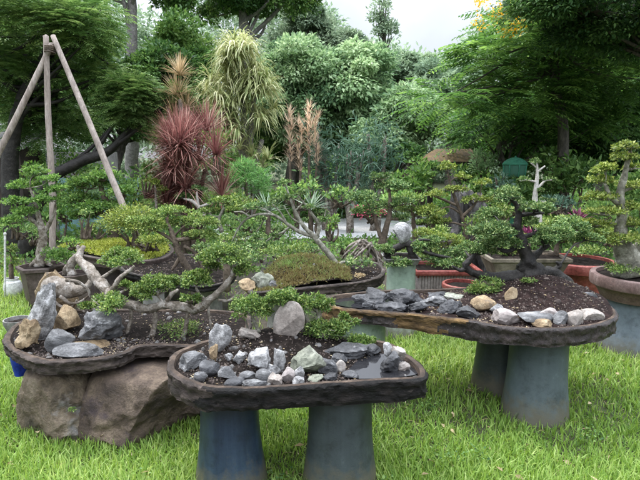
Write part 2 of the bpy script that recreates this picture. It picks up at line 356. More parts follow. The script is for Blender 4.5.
def leaves(P, D, Nn, L, W, fold=0.25, simple=False, droop=0.15):
    """leaf blades at P pointing along D with face normal near Nn"""
    D = unit(D); Sd = unit(np.cross(D, Nn)); U = np.cross(Sd, D); L = np.broadcast_to(L, (len(P),))[:, None]; W = np.broadcast_to(W, (len(P),))[:, None]
    t = P + D * L - U * L * droop
    l = P + D * L * .45 + Sd * W * .5 + U * W * fold * .5; r = P + D * L * .45 - Sd * W * .5 + U * W * fold * .5
    n = len(P)
    if simple:
        V = np.stack([P, r, t, l], 1).reshape(-1, 3); b = np.arange(n)[:, None] * 4
        return V, b + np.array([0, 1, 2, 3])
    m = P + D * L * .5 - U * L * droop * .25
    V = np.stack([P, r, m, t, l], 1).reshape(-1, 3); b = np.arange(n)[:, None] * 5
    return V, np.concatenate([b + np.array([0, 1, 3, 2]), b + np.array([0, 2, 3, 4])])
def straps(P, D, L, W, droop, seg=4, up=None):
    """long bending strap leaves (rosettes, grass, palms): start along D, bend down by droop"""
    n = len(P); D = unit(D); L = np.broadcast_to(L, (n,)); W = np.broadcast_to(W, (n,)); droop = np.broadcast_to(droop, (n,))
    X = P.copy(); d = D.copy(); rows = []
    Sd = np.cross(D, np.array([0, 0, 1.0])); bad = np.linalg.norm(Sd, axis=1) < .05
    Sd[bad] = np.array([1, 0, 0]); Sd = unit(Sd)
    if up is not None: Sd = unit(Sd * np.cos(up)[:, None] + np.cross(D, Sd) * np.sin(up)[:, None])
    wid = [0.75, 1.0, 0.85, 0.55, 0.0] if seg == 4 else [0.8, 1.0, 0.6, 0.0]
    for k in range(seg + 1):
        w = (W * wid[k] / 2)[:, None]
        rows.append(X - Sd * w); rows.append(X + Sd * w)
        X = X + d * (L / seg)[:, None]
        d = unit(d + np.array([0, 0, -1.0]) * (droop / seg)[:, None])
    V = np.stack(rows, 1).reshape(-1, 3); m = 2 * (seg + 1); b = np.arange(n)[:, None] * m
    f = np.concatenate([b + np.array([2 * k, 2 * k + 1, 2 * k + 3, 2 * k + 2]) for k in range(seg)])
    return V, f
def sph(n, zmin=-1.0):
    z = rng.uniform(zmin, 1, n); a = rng.uniform(0, 2 * np.pi, n); r = np.sqrt(np.maximum(0, 1 - z * z))
    return np.stack([r * np.cos(a), r * np.sin(a), z], -1)
def cloud(c, rad, n, blobs=9, zmin=-0.55, br=0.34, fill=0.5):
    """n points and outward directions over a lumpy cloud of small blobs filling an ellipsoid"""
    c = np.asarray(c); rad = np.asarray(rad)
    bc = sph(blobs, -0.5) * rng.uniform(.35, .8, (blobs, 1)) * rad
    k = rng.integers(0, blobs, n); d = sph(n, zmin)
    r = br * rng.uniform(fill, 1.05, (n, 1)) * rng.uniform(.75, 1.2, (blobs,))[k][:, None]
    return c + bc[k] + d * r * (rad * .6 + rad.mean() * .4) , unit(d + bc[k] / rad * .6)
def pad_leaves(mb, c, rad, n, size, zmin=-0.35, blobs=9, mi=0, tone=0.0, asp=0.52):
    P, D = cloud(c, rad, n, blobs, zmin)
    st = rng.uniform(0, 1, n) < .12; P = np.where(st[:, None], np.asarray(c) + (P - np.asarray(c)) * rng.uniform(1.03, 1.2, (n, 1)), P)
    dirs = unit(D * .8 + rng.normal(0, .55, (n, 3)) + np.array([0, 0, .25]))
    nn = unit(D + np.array([0, 0, .9]) + rng.normal(0, .4, (n, 3)))
    L = size * rng.uniform(.5, 1.4, n)
    V, f = leaves(P, dirs, nn, L, L * asp)
    r = np.clip(rng.beta(1.4, 1.7, n) + tone, 0, 1)
    mb.add(V, f, mi, np.tile(r, 2))

# ------------------------------------------------------------------ ground, grass, sky
def G(px, py): return onz(px, py, 0.0)
m, nt, nd, L_ = newmat('lawn_ground')
tc = N(nt, 'ShaderNodeTexCoord'); n1 = N(nt, 'ShaderNodeTexNoise', Scale=1.6, Detail=9.0, Roughness=0.7); n2 = N(nt, 'ShaderNodeTexNoise', Scale=40.0, Detail=6.0, Roughness=0.7)
L_.new(tc.outputs['Object'], n1.inputs['Vector']); L_.new(tc.outputs['Object'], n2.inputs['Vector'])
r1 = ramp(nt, [(0.35, (0.045, 0.032, 0.02)), (0.5, (0.06, 0.07, 0.025)), (0.65, (0.075, 0.095, 0.035))]); L_.new(n1.outputs['Fac'], r1.inputs['Fac'])
r2 = ramp(nt, [(0.35, (0.4, 0.4, 0.4)), (0.65, (1.2, 1.2, 1.2))]); L_.new(n2.outputs['Fac'], r2.inputs['Fac'])
mu = N(nt, 'ShaderNodeMix', data_type='RGBA', blend_type='MULTIPLY'); mu.inputs['Factor'].default_value = 0.8
L_.new(r1.outputs['Color'], mu.inputs[6]); L_.new(r2.outputs['Color'], mu.inputs[7])
p = N(nt, 'ShaderNodeBsdfPrincipled', Roughness=0.95); L_.new(mu.outputs[2], p.inputs['Base Color'])
b = N(nt, 'ShaderNodeBump', Strength=0.8, Distance=0.02); L_.new(n2.outputs['Fac'], b.inputs['Height']); L_.new(b.outputs[0], p.inputs['Normal'])
o = N(nt, 'ShaderNodeOutputMaterial'); L_.new(p.outputs[0], o.inputs['Surface'])
GROUND = m
gx = np.linspace(-150, 150, 3); V = np.array([[x, y, 0] for y in (-40, 60, 260) for x in gx]); f = np.array([[0, 1, 4, 3], [1, 2, 5, 4], [3, 4, 7, 6], [4, 5, 8, 7]])
tag(MB().add(V, f).build('ground', GROUND), kind='structure')
PATHM = rough_mat('pale_path', [(0.42, 0.42, 0.43), (0.55, 0.55, 0.56), (0.64, 0.64, 0.65)], 3, bump=0.3, bscale=30, objrand=False)
a, b2, c_, d_ = G(296, 240), G(420, 237), G(440, 220), G(300, 221)
V = np.array([[a.x - 1.4, a.y, .006], [b2.x + .2, b2.y, .006], [c_.x, c_.y + .6, .006], [d_.x - 2.2, d_.y, .006]])
tag(MB().add(V, np.array([[0, 1, 2, 3]])).build('path', PATHM), kind='structure')

BED = rough_mat('planting_bed_soil', [(0.02, 0.016, 0.012), (0.055, 0.045, 0.033), (0.11, 0.09, 0.068)], 5, bump=1.0, bscale=50, objrand=False, spots=(2.2, .55, .66, (0.05, 0.065, 0.025)))
V = np.array([[-2.9, 5.0, .004], [-1.0, 4.3, .004], [.6, 4.45, .004], [2.2, 4.9, .004], [5.2, 5.2, .004], [9, 10, .004], [-8.5, 10, .004], [-4.6, 7.4, .004]])
tag(MB().add(V, np.array([[0, 1, 2, 7], [2, 3, 4, 5], [2, 5, 6, 7]])).build('planting_bed', BED), kind='structure')
def grass():
    n = 215000
    u = rng.uniform(0, 1, n); d0, d1 = 1.9, 9.5
    D = (d0 ** -.35 + u * (d1 ** -.35 - d0 ** -.35)) ** (-1 / .35)
    X = rng.uniform(-1, 1, n) * (D * .68 + 1.0)
    bare = np.zeros(n)
    for (px, py, s, k) in [(475, 425, .16, .8), (405, 440, .18, .6), (560, 445, .2, .5), (300, 465, .22, .7), (392, 402, .2, .95), (412, 398, .2, .6), (598, 408, .14, .45), (610, 385, .14, .4), (515, 398, .22, .7), (278, 470, .2, .8), (470, 395, .25, .6), (130, 432, .3, .6), (430, 410, .16, .5)]:
        g = G(px, py); bare = np.maximum(bare, k * np.exp(-((X - g.x) ** 2 + (D - g.y) ** 2) / (2 * s * s)))
    bare *= .75; P = np.stack([X, D, np.zeros(n)], -1)
    patch = .5 + .5 * fbm(P, 1.1, 3, 5)
    inbed = (D > np.where(X > 0, 4.5 + .17 * X, 4.35)) & (X > -.58 * D) & (X < 9)
    keep = rng.uniform(0, 1, n) > bare * 1.05 + .28 * (patch < .36) + .93 * inbed
    P = P[keep]; n = len(P); patch = patch[keep]; bare = bare[keep]
    az = rng.uniform(0, 2 * np.pi, n) ; el = rng.uniform(.75, 1.5, n)
    D = np.stack([np.cos(az) * np.cos(el), np.sin(az) * np.cos(el), np.sin(el)], -1)
    far = np.clip((P[:, 1] - 3) / 5, 0, 1)
    L = rng.uniform(.045, .115, n) * (.6 + .75 * patch) * (1 - .45 * bare) * (1 - .2 * far)
    W = rng.uniform(.0042, .0088, n) * (1 + .8 * far)
    V, f = straps(P, D, L, W, rng.uniform(.3, 1.7, n), 3, up=rng.uniform(-.5, .5, n))
    r = np.clip(rng.beta(1.6, 1.8, n) * .8 + .45 * patch - .12 - .2 * bare, 0, 1)
    mb = MB(); mb.add(V, f, 0, np.tile(r, 3))
    nd_ = 2600; j = rng.integers(0, n, nd_); az = rng.uniform(0, 2 * np.pi, nd_); V, f = straps(P[j] + np.array([0, 0, .004]), np.stack([np.cos(az), np.sin(az), rng.uniform(.05, .7, nd_)], -1), rng.uniform(.04, .12, nd_), rng.uniform(.003, .008, nd_), 1.0, 3); mb.add(V, f, 1, np.tile(rng.uniform(0, 1, nd_), 3))
    tag(mb.build('grass', [LEAF['grass'], LEAF['tan']], smooth=True), 'bright green uncut lawn grass around the table pedestals', 'grass', kind='stuff')
grass()

n = 170; Y = rng.uniform(2.1, 6.5, n); X = rng.uniform(-.66, .66, n) * Y; a = rng.uniform(0, 6.28, n)
V, f = leaves(np.column_stack([X, Y, rng.uniform(.02, .085, n)]), np.stack([np.cos(a), np.sin(a), rng.normal(0, .35, n)], -1), unit(rng.normal(0, .45, (n, 3)) + np.array([0, 0, 1])), rng.uniform(.02, .055, n), rng.uniform(.012, .028, n))
tag(MB().add(V, f, 0, np.tile(rng.uniform(0, .8, n), 2)).build('leaf_litter', LEAF['tan']), 'dry fallen leaves caught in the lawn', 'leaf litter', kind='stuff')
n = 5200; k = rng.integers(0, 70, n); cx = rng.uniform(-.6, .6, 70); cy = rng.uniform(2.1, 6.0, 70); a = rng.uniform(0, 6.28, n); Pw = np.column_stack([cx[k] * cy[k] + rng.normal(0, .045, n), cy[k] + rng.normal(0, .045, n), rng.uniform(.015, .075, n)])
V, f = leaves(Pw, np.stack([np.cos(a), np.sin(a), rng.normal(.2, .3, n)], -1), unit(rng.normal(0, .35, (n, 3)) + np.array([0, 0, 1])), rng.uniform(.01, .024, n), rng.uniform(.008, .016, n))
tag(MB().add(V, f, 0, np.tile(rng.uniform(0, 1, n), 2)).build('lawn_weeds', LEAF['broad']), 'small round leaved weeds scattered through the lawn', 'weeds', kind='stuff')

# ------------------------------------------------------------------ slab tables
def outline(pts, z, n=18):
    return crom([np.array(onz(x, y, z))[:2] for x, y in pts], n, True)
def inset(O, d):
    T = np.roll(O, -1, 0) - np.roll(O, 1, 0); T = T / np.linalg.norm(T, axis=1)[:, None]
    area = .5 * np.sum(O[:, 0] * np.roll(O[:, 1], -1) - np.roll(O[:, 0], -1) * O[:, 1])
    nrm = np.stack([-T[:, 1], T[:, 0]], -1) * (1 if area > 0 else -1)
    Q = O + nrm * d
    for _ in range(3): Q = .25 * np.roll(Q, 1, 0) + .5 * Q + .25 * np.roll(Q, -1, 0)
    return Q, nrm
def ring_faces(n, k):
    i, j = np.meshgrid(np.arange(k - 1), np.arange(n), indexing='ij'); a = i * n + j; b = i * n + (j + 1) % n
    return np.stack([a, b, b + n, a + n], -1).reshape(-1, 4)
def slab(O, ztop, thick, rim, depth, seed, amp=.012, wav=.25, split=None):
    amp = amp * .62
    """bark-sided tray: knobbly outer side, rounded rim, inner wall, floor, underside"""
    n = len(O); inw, nrm = inset(O, rim)
    inn2, _ = inset(O, rim + .012); s = np.arange(n) / n * 40
    rows = []
    prof = [(-.10, -1.0), (-.006, -1.0)] + [(.004 * math.sin(9 * q) - .010 * (1 - q) ** 3, -1 + q) for q in (.06, .14, .23, .32, .41, .5, .59, .68, .77, .86, .93)]
    for (o, zz) in prof:                                     # bottom -> top, o = outward offset
        z = ztop + zz * thick
        P3 = np.stack([O[:, 0], O[:, 1], np.full(n, zz * thick * 2.0)], -1)
        dv = (amp * (1.2 * fbm(P3, 9, 3, seed) + .9 * (1 - 2.6 * np.abs(vnoise(P3 * np.array([1, 1, .55]) + .04 * fbm(P3, 14, 2, seed + 8)[:, None], 30, seed + 9))) + .5 * fbm(P3, 60, 2, seed + 6)) * (1 if zz < -.12 else .5)) if o > -.05 else 0
        zb = thick * wav * fbm(np.stack([O[:, 0], O[:, 1], np.zeros(n)], -1), 3.5, 3, seed + 4) * min(1.0, -zz) if zz < -.3 else 0
        off = (np.full(n, o) + dv)[:, None]
        rows.append(np.column_stack([O - nrm * off, z + zb * np.ones(n)]))
    jit = .004 * fbm(np.column_stack([O, np.zeros(n)]), 16, 4, seed + 2)
    e = O + nrm * (.008 + jit)[:, None]; rows.append(np.column_stack([e, ztop + jit * .8]))
    k_out = len(rows)
    mid = (O * .5 + inw * .5); rows.append(np.column_stack([mid, ztop + .003 + jit * .7]))
    rows.append(np.column_stack([inw + nrm * jit[:, None], ztop - .001 + jit * .6])); rows.append(np.column_stack([inn2, np.full(n, ztop - depth)]))
    V = np.concatenate(rows); k = len(rows)
    fo = ring_faces(n, k)
    side = fo[: (k_out - 1) * n]; top = fo[(k_out - 1) * n:]
    c = O.mean(0)
    nV = len(V); V = np.vstack([V, [c[0], c[1], ztop - depth], [c[0], c[1], ztop - thick]])
    j = np.arange(n); fl = np.stack([(k - 1) * n + j, (k - 1) * n + (j + 1) % n, np.full(n, nV)], -1)
    un = np.stack([(j + 1) % n, j, np.full(n, nV + 1)], -1)
    mb = MB(); mb.add(V, [side, un], 0); mb.Fs += [top, fl]; mb.M += [np.full(len(top), 1), np.full(len(fl), 1)]; mb.Rn += [np.full(len(top), .5), np.full(len(fl), .5)]
    if split is not None:
        fc = V[side].mean(1); mb.M[0] = np.where(split(fc), 2, 0)
    return mb, inw
def height_fn(z0, mounds, seed, amp=.008, fr=9):
    def h(P):
        z = np.full(len(P), z0)
        for (x, y, sx, sy, a) in mounds:
            z = z + a * np.exp(-((P[:, 0] - x) / sx) ** 2 - ((P[:, 1] - y) / sy) ** 2)
        return z + amp * fbm(np.column_stack([P, np.zeros(len(P))]), fr, 4, seed)
    return h
def soil(inw, h, crumbs, csize, seed, where=None, rings=26):
    c = inw.mean(0); n = len(inw); rows = []
    for k in range(rings):
        t = 1 - k / rings; Q = c + (inw - c) * t; rows.append(np.column_stack([Q, h(Q)]))
    V = np.concatenate(rows); nV = len(V); f = ring_faces(n, rings); j = np.arange(n)
    V = np.vstack([V, [c[0], c[1], h(c[None])[0]]]); cap = np.stack([(rings - 1) * n + j, (rings - 1) * n + (j + 1) % n, np.full(n, nV)], -1)
    mb = MB(); mb.add(V, [f, cap], 0)
    # crumbs, pebbles and bark chips lying on the soil
    r = np.random.default_rng(seed); iv, ifc = ico(1)
    k = crumbs; idx = r.integers(0, n, k); t = np.sqrt(r.uniform(0, .93, k)); Q = c + (inw[idx] - c) * t[:, None]
    if where is not None: Q = Q[where(Q)]
    k = len(Q); s = csize * r.uniform(.4, 1.3, (k, 1, 1)) * r.uniform(.5, 1.2, (k, 1, 3)); P3 = np.column_stack([Q, h(Q)])
    CV = (P3[:, None, :] + iv[None] * s * (1 + .25 * r.normal(size=(k, len(iv), 1)))).reshape(-1, 3)
    mb.add(CV, (np.arange(k)[:, None, None] * len(iv) + ifc[None]).reshape(-1, 3), 1)
    k = max(16, crumbs // 34); idx = r.integers(0, n, k); t = np.sqrt(r.uniform(.0, .95, k)); Q = c + (inw[idx] - c) * t[:, None]; s = .013 * r.uniform(.4, 1.4, (k, 1, 1)) * r.uniform(.6, 1.2, (k, 1, 3)); P3 = np.column_stack([Q, h(Q) - .002]); iv, ifc = ico(2)
    CV = (P3[:, None, :] + iv[None] * s * (1 + .12 * r.normal(size=(k, len(iv), 1)))).reshape(-1, 3)
    mb.add(CV, (np.arange(k)[:, None, None] * len(iv) + ifc[None]).reshape(-1, 3), 2)
    m = crumbs // 12; idx = r.integers(0, n, m); t = np.sqrt(r.uniform(.0, .9, m)); Q = c + (inw[idx] - c) * t[:, None]; P3 = np.column_stack([Q, h(Q) + .003]); a = r.uniform(0, 6.28, m)
    LV, lf = leaves(P3, np.stack([np.cos(a), np.sin(a), r.uniform(-.1, .3, m)], -1), np.tile(np.array([0., 0., 1.]), (m, 1)) + r.normal(0, .2, (m, 3)), r.uniform(.01, .022, m), r.uniform(.005, .01, m)); mb.add(LV, lf, 3, np.tile(r.uniform(0, 1, m), 2))
    return mb
def pedestal(root, cx, cy, r0, r1, z1, mat, sy=1.0, name='pedestal'):
    """tapered cast stool, slightly flared foot, open lip under the slab"""
    prof = [(0.0, 0.0), (r0 * 1.0, 0.0), (r0 * 1.005, .012), (r0 * .99, .03)]
    for k in range(1, 9):
        t = k / 8; prof.append((r0 + (r1 - r0) * t - .010 * math.sin(math.pi * t), .03 + (z1 - .045) * t))
    prof += [(r1 * .985, z1 - .004), (0.0, z1 - .002)]
    V, f = lathe(prof, 56, 1, sy, 0, (cx, cy))
    mb = MB(); mb.add(V, f); return part(mb, name, mat, root, True, 50)
BLUE_GLZ = glaze_mat('dark_blue_glaze', (0.006, 0.012, 0.032), (0.030, 0.052, 0.085), 0.0, .5, .38, 1.0)
GREEN_GLZ = glaze_mat('grey_green_glaze', (0.018, 0.025, 0.029), (0.046, 0.060, 0.066), 0.0, .5, .5, .8)
GREY_GLZ = glaze_mat('blue_grey_glaze', (0.036, 0.050, 0.060), (0.088, 0.112, 0.125), 0.0, .5, .5, .5)
PALE_GLZ = glaze_mat('pale_green_glaze', (0.22, 0.29, 0.24), (0.46, 0.50, 0.45), 0.0, .5, .45, .5)
PED_R = glaze_mat('slate_glaze', (0.10, 0.125, 0.155), (0.15, 0.18, 0.215), 0.0, .55, .55, .6)

# --- front table
Z1 = .58
O1 = outline([(168, 363), (173, 353), (190, 345), (215, 338), (260, 333), (330, 335), (385, 341), (406, 352), (422, 364), (427, 373), (420, 379), (380, 381), (330, 384), (280, 388), (240, 389), (205, 387), (180, 379), (169, 370)], Z1)
ft = thing('stone_table', 'nearest slab table with black bark edge on two dark flared pedestals', 'table', (O1[:, 0].mean(), O1[:, 1].mean(), 0))
xs1 = onz(203, 385, Z1).x
mb, I1 = slab(O1, Z1, .104, .030, .05, 11, .011, .3, lambda c: c[:, 0] < xs1 + .05 * np.sin(c[:, 2] * 60))
part(mb, 'tray', [SLAB_DK, RIM_BR, SLAB_GR], ft, True, 55)
gA = onz(300, 343, Z1)
w1 = onz(372, 362, Z1)
h1 = height_fn(Z1 - .022, [(gA.x - .08, gA.y + .04, .30, .20, .075), (gA.x - .20, gA.y - .1, .2, .14, .02), (onz(382, 364, Z1).x, onz(382, 364, Z1).y, .13, .15, -.035)], 3)
mb = soil(I1, h1, 2600, .0055, 31)
part(mb, 'soil', [SOIL, CRUMB, GRAVELM, LEAF['tan']], ft)
wz = Z1 - .024
WO = outline([(344, 377), (353, 365), (366, 353), (385, 349), (402, 354), (414, 366), (419, 373), (400, 377), (370, 378.5)], wz, 6)
c = WO.mean(0); n = len(WO); V = np.vstack([np.column_stack([WO, np.full(n, wz)]), [c[0], c[1], wz]])
part(MB().add(V, np.stack([np.arange(n), (np.arange(n) + 1) % n, np.full(n, n)], -1)), 'water', WATER, ft)
zb = Z1 - .100
pL, pR = onz(231, 408, zb), onz(341, 404, zb)
o = pedestal(ft, ony(230.5, 440, 2.26).x, 2.26, .172, .132, zb + .004, BLUE_GLZ, .88); o['label'] = 'dark navy glazed left pedestal'
o = pedestal(ft, ony(340, 440, 2.26).x, 2.26, .178, .146, zb + .004, GREEN_GLZ, .84); o['label'] = 'dark grey green right pedestal'

# --- right table
Z2 = .62
O2 = outline([(322, 301), (330, 296), (345, 293), (385, 290), (430, 289), (480, 287), (530, 287), (572, 291), (600, 299), (614, 308), (617, 316), (607, 322), (580, 327), (540, 329), (500, 326), (478, 322), (440, 317), (400, 313), (370, 311), (340, 308), (326, 304)], Z2)
rt = thing('stone_table', 'long slab table at right carrying the black trunked bonsai on grey pedestals', 'table', (O2[:, 0].mean(), O2[:, 1].mean(), 0))
xs2 = onz(470, 321, Z2).x
mb, I2 = slab(O2, Z2, .105, .026, .05, 23, .011, .35, lambda c: (c[:, 0] > xs2 + (c[:, 2] - Z2) * 1.2) | ((fbm(c * np.array([1, 1, 2.2]), 5.5, 3, 4) > .06) & (c[:, 2] < Z2 - .03)))
part(mb, 'tray', [SLAB_BR, RIM_BR, SLAB_FL], rt, True, 55)
mB = onz(548, 300, Z2)
h2 = height_fn(Z2 - .025, [(mB.x, mB.y + .05, (.34), .34, .17), (onz(470, 300, Z2).x, onz(470, 300, Z2).y, .25, .2, .03), (onz(345, 300, Z2).x, onz(345, 300, Z2).y, .35, .3, -.04)], 5)
part(soil(I2, h2, 4200, .0055, 33, where=lambda Q: Q[:, 0] > onz(455, 300, Z2).x), 'soil', [SOILRED, CRUMB, CRUMB, LEAF['tan']], rt)
wz = Z2 - .026
WO = outline([(328, 301), (335, 297), (352, 294.5), (420, 292), (462, 296), (470, 308), (440, 314), (400, 311), (370, 309), (342, 306)], wz, 6)
c = WO.mean(0); n = len(WO); V = np.vstack([np.column_stack([WO, np.full(n, wz)]), [c[0], c[1], wz]])
part(MB().add(V, np.stack([np.arange(n), (np.arange(n) + 1) % n, np.full(n, n)], -1)), 'water', WATER, rt)
zb = Z2 - .10
p1 = onz(537, 344, zb)
o = pedestal(rt, ony(535.5, 390, 2.95).x, 2.95, .195, .165, zb + .004, GREY_GLZ); o['label'] = 'blue grey front pedestal'
o = pedestal(rt, ony(500, 370, 3.32).x, 3.32, .185, .155, zb + .004, GREEN_GLZ)
o = pedestal(rt, ony(361, 360, 3.25).x, 3.25, .185, .155, zb + .004, PALE_GLZ); o['label'] = 'pale green glazed pedestal under the narrow end'

# --- left tray on boulders
Z3 = .48
O3 = outline([(4, 340), (8, 331), (18, 322), (40, 313), (90, 309), (150, 309), (205, 309), (245, 313), (250, 325), (240, 340), (205, 346), (165, 345), (140, 346), (127, 352), (108, 357), (80, 360), (45, 361), (25, 356), (9, 348)], Z3)
lt = thing('bonsai_tray', 'long brown bark edged tray lying across the brown boulders at left', 'tray', (O3[:, 0].mean(), O3[:, 1].mean(), Z3 - .07))
mb, I3 = slab(O3, Z3, .072, .03, .045, 37, .012)
part(mb, 'basin', [SLAB_GR, RIM_BR], lt, True, 55)
h3 = height_fn(Z3 - .02, [(onz(120, 322, Z3).x, onz(120, 322, Z3).y, .45, .2, .03), (onz(40, 325, Z3).x, onz(40, 325, Z3).y, .12, .2, .04)], 8)
part(soil(I3, h3, 2600, .0055, 35), 'soil', [SOIL, CRUMB, GRAVELM, LEAF['tan']], lt)

# ------------------------------------------------------------------ rocks
seedn = [100]
def rock(label, px, py, w, h, z, tone, depth=.8, tilt=0.0, rz=None, sub=4, cuts=13, rough=.22, group=None, name='rock', sink=.24, Y=None, dy=0):
    """stone whose foot stands at the photo point (px, py + h/2) on the height z"""
    seedn[0] += 1
    B = onz(px, py + h * .5, z) if Y is None else ony(px, py + h * .5, Y)
    s = mpp(B.y) * 1.02
    K_ = 1.28 if group else 1.08
    W_, H_ = w * s * K_, h * s * (1.03 + (K_ - 1) * .8)
    dpt = W_ * depth
    B.y += dpt * .35 + dy
    V, f = rock_arr((W_, dpt, H_ * (1 + sink)), seedn[0], sub, cuts, rough, random.uniform(-.5, .5) if rz is None else rz, tilt)
    V = V + np.array([0, 0, H_ * (1 - sink) / 2 + H_ * sink * .1])
    mb = MB(); mb.add(V, f)
    o = mb.build(name, ROCK[tone], None, True, 32); o.location = B
    return tag(o, label, 'rock', group)
zs = Z1 - .02
G1 = 'stones on the nearest table'
rock('tall white weathered rock leaning at the left of the nearest table', 216, 341, 22, 27, zs + .025, 'white', .7, .45, group=G1, dy=.05)
rock('small brown upright chip beside the tall white leaning rock', 214, 354, 10, 14, zs + .01, 'tan', .7, .2, group=G1)
rock('broad pale grey stone nearest the left rim of the nearest table', 189, 364, 26, 14, zs, 'grey', .9, group=G1)
rock('dark smooth grey cobble below the brown chip on the nearest table', 209, 370, 20, 12, zs, 'dark', .8, .1, cuts=5, rough=.06, group=G1)
rock('little blue grey pebble closest to the left front rim of the nearest table', 200, 378, 12, 8, zs, 'grey', .9, cuts=4, rough=.06, group=G1)
rock('rounded grey cobble right of the dark smooth cobble', 227, 376, 17, 10, zs, 'grey', .8, cuts=5, rough=.07, group=G1)
rock('small white pointed stone under the leftmost leaf pad of the nearest table', 240, 358, 11, 10, zs + .02, 'white', .8, .3, group=G1)
rock('tiny white stone left of the small white pointed stone', 229, 358, 8, 7, zs + .02, 'white', .8, group=G1)
rock('largest white lump of the white stones along the nearest table front', 261, 363, 25, 19, zs + .01, 'white', .8, .15, group=G1)
rock('narrow upright white stone like a tooth on the nearest table', 279, 361, 11, 21, zs + .01, 'white', .8, -.1, group=G1)
rock('white stone wedged between the largest white lump and the pebbles', 271, 372, 14, 10, zs, 'white', .8, group=G1)
rock('round blue grey pebble in front of the largest white lump', 263, 378, 14, 11, zs, 'grey', .8, cuts=4, rough=.06, group=G1)
rock('pale angular pebble at the centre of the nearest table front rim', 275, 381, 15, 10, zs, 'slab', .8, group=G1)
rock('pinkish rounded stone among the white stones', 287, 377, 13, 12, zs, 'pink', .8, cuts=6, rough=.08, group=G1)
rock('small grey white stone right of the pinkish rounded stone', 298, 383, 11, 8, zs, 'white', .8, group=G1)
rock('white block leaning on the large mossy stone', 299, 374, 9, 13, zs, 'white', .8, .25, group=G1)
rock('large green grey mossy stone at the middle of the nearest table', 310, 365, 34, 22, zs, 'moss', .7, -.25, cuts=8, group=G1)
rock('flat dark pebble lying leftmost along the nearest table front rim', 233, 384, 19, 6, zs, 'dark', .7, cuts=5, rough=.06, group=G1)
rock('flat grey shard lying along the front rim below the round pebble', 254, 385, 22, 6, zs, 'grey', .6, cuts=6, group=G1)
rock('grey pebble between the flat dark pebble and the flat grey shard', 247, 378, 14, 7, zs, 'grey', .8, cuts=5, rough=.07, group=G1)
rock('round pale pebble standing in the dark pool of the nearest table', 341, 368, 9, 10, wz * 0 + Z1 - .03, 'slab', .9, cuts=3, rough=.05, group=G1)
rock('dark wet stone between the mossy stone and the pool', 325, 371, 22, 14, zs - .01, 'dark', .8, group=G1)
rock('low black wet ledge along the back of the pool', 350, 355, 46, 12, zs - .005, 'dark', .5, rz=.1, group=G1)
rock('black craggy rock at the right end of the pool', 392, 365, 20, 17, zs - .01, 'dark', .8, group=G1)
rock('white rounded stone on top left of the black craggy pool rock', 388, 353, 9, 11, zs + .05, 'white', .9, cuts=4, rough=.08, group=G1, dy=.03)
rock('cream coloured stone on top right of the black craggy pool rock', 399, 358, 14, 10, zs + .035, 'slab', .9, .3, cuts=5, group=G1, dy=.03)
rock('upright buff slab rock behind the leaf pads of the nearest table', 288, 326, 26, 33, zs + .05, 'slab', .35, .35, cuts=9, rough=.07, group=G1, dy=.03)
rock('flat wedge of stone under the leftmost pad on the nearest table', 249, 336, 20, 7, zs + .06, 'slab', .7, .2, group=G1)
for (px, py, w, h, t, lab) in [(332, 379, 16, 7, 'dark', 'low dark wet stone at the front rim left of the pool'), (350, 377, 15, 6, 'dark', 'flat black pebble at the front edge of the pool'), (316, 380, 14, 7, 'moss', 'small green grey stone in front of the large mossy stone'), (372, 352, 16, 9, 'dark', 'dark stone under the rightmost overhanging pad'), (404, 368, 11, 7, 'slab', 'small pale stone right of the black craggy pool rock'), (338, 360, 16, 9, 'dark', 'dark stone behind the round pale pebble')]:
    rock(lab, px, py, w, h, Z1 - .03, t, .8, 0, group=G1, cuts=8)
zs = Z2 - .028
G2 = 'dark wet stones in the stream of the right table'
for (px, py, w, h, t, lab) in [
    (364, 300, 20, 8, 'dark', 'long low dark stone nearest the narrow left end of the right table'),
    (376, 299, 23, 13, 'dark', 'steep dark stone second from the narrow end of the right table'),
    (402, 299, 25, 11, 'dark', 'broad dark hump of stone under the pale green plant stand'),
    (437, 297, 19, 8, 'dark', 'flat dark stone at the back rim right of the pale green plant stand'),
    (435, 304, 25, 8, 'grey', 'grey flat stone in the middle of the stream on the right table'),
    (457, 300, 19, 9, 'moss', 'olive grey stone at the right end of the stream row'),
    (450, 309, 23, 12, 'dark', 'blocky dark stone at the front rim below the olive grey stone'),
    (394, 309, 30, 8, 'dark', 'long dark stone lying along the front rim of the stream'),
    (380, 306, 16, 7, 'dark', 'small dark stone between the steep stone and the front rim'),
    (470, 315, 22, 10, 'dark', 'dark stone at the front rim left of the brown loaf shaped stone'),
    (418, 309, 20, 8, 'dark', 'dark pebble between the two longest front rim stones'),
    (416, 300, 12, 8, 'dark', 'dark pebble behind the grey flat stream stone'),
    (370, 306, 14, 5, 'dark', 'thin dark shard at the front of the narrow end')]:
    rock(lab, px, py, w, h, zs, t, .7, group=G2, cuts=9)
G2 = 'edging stones around the soil of the right table'
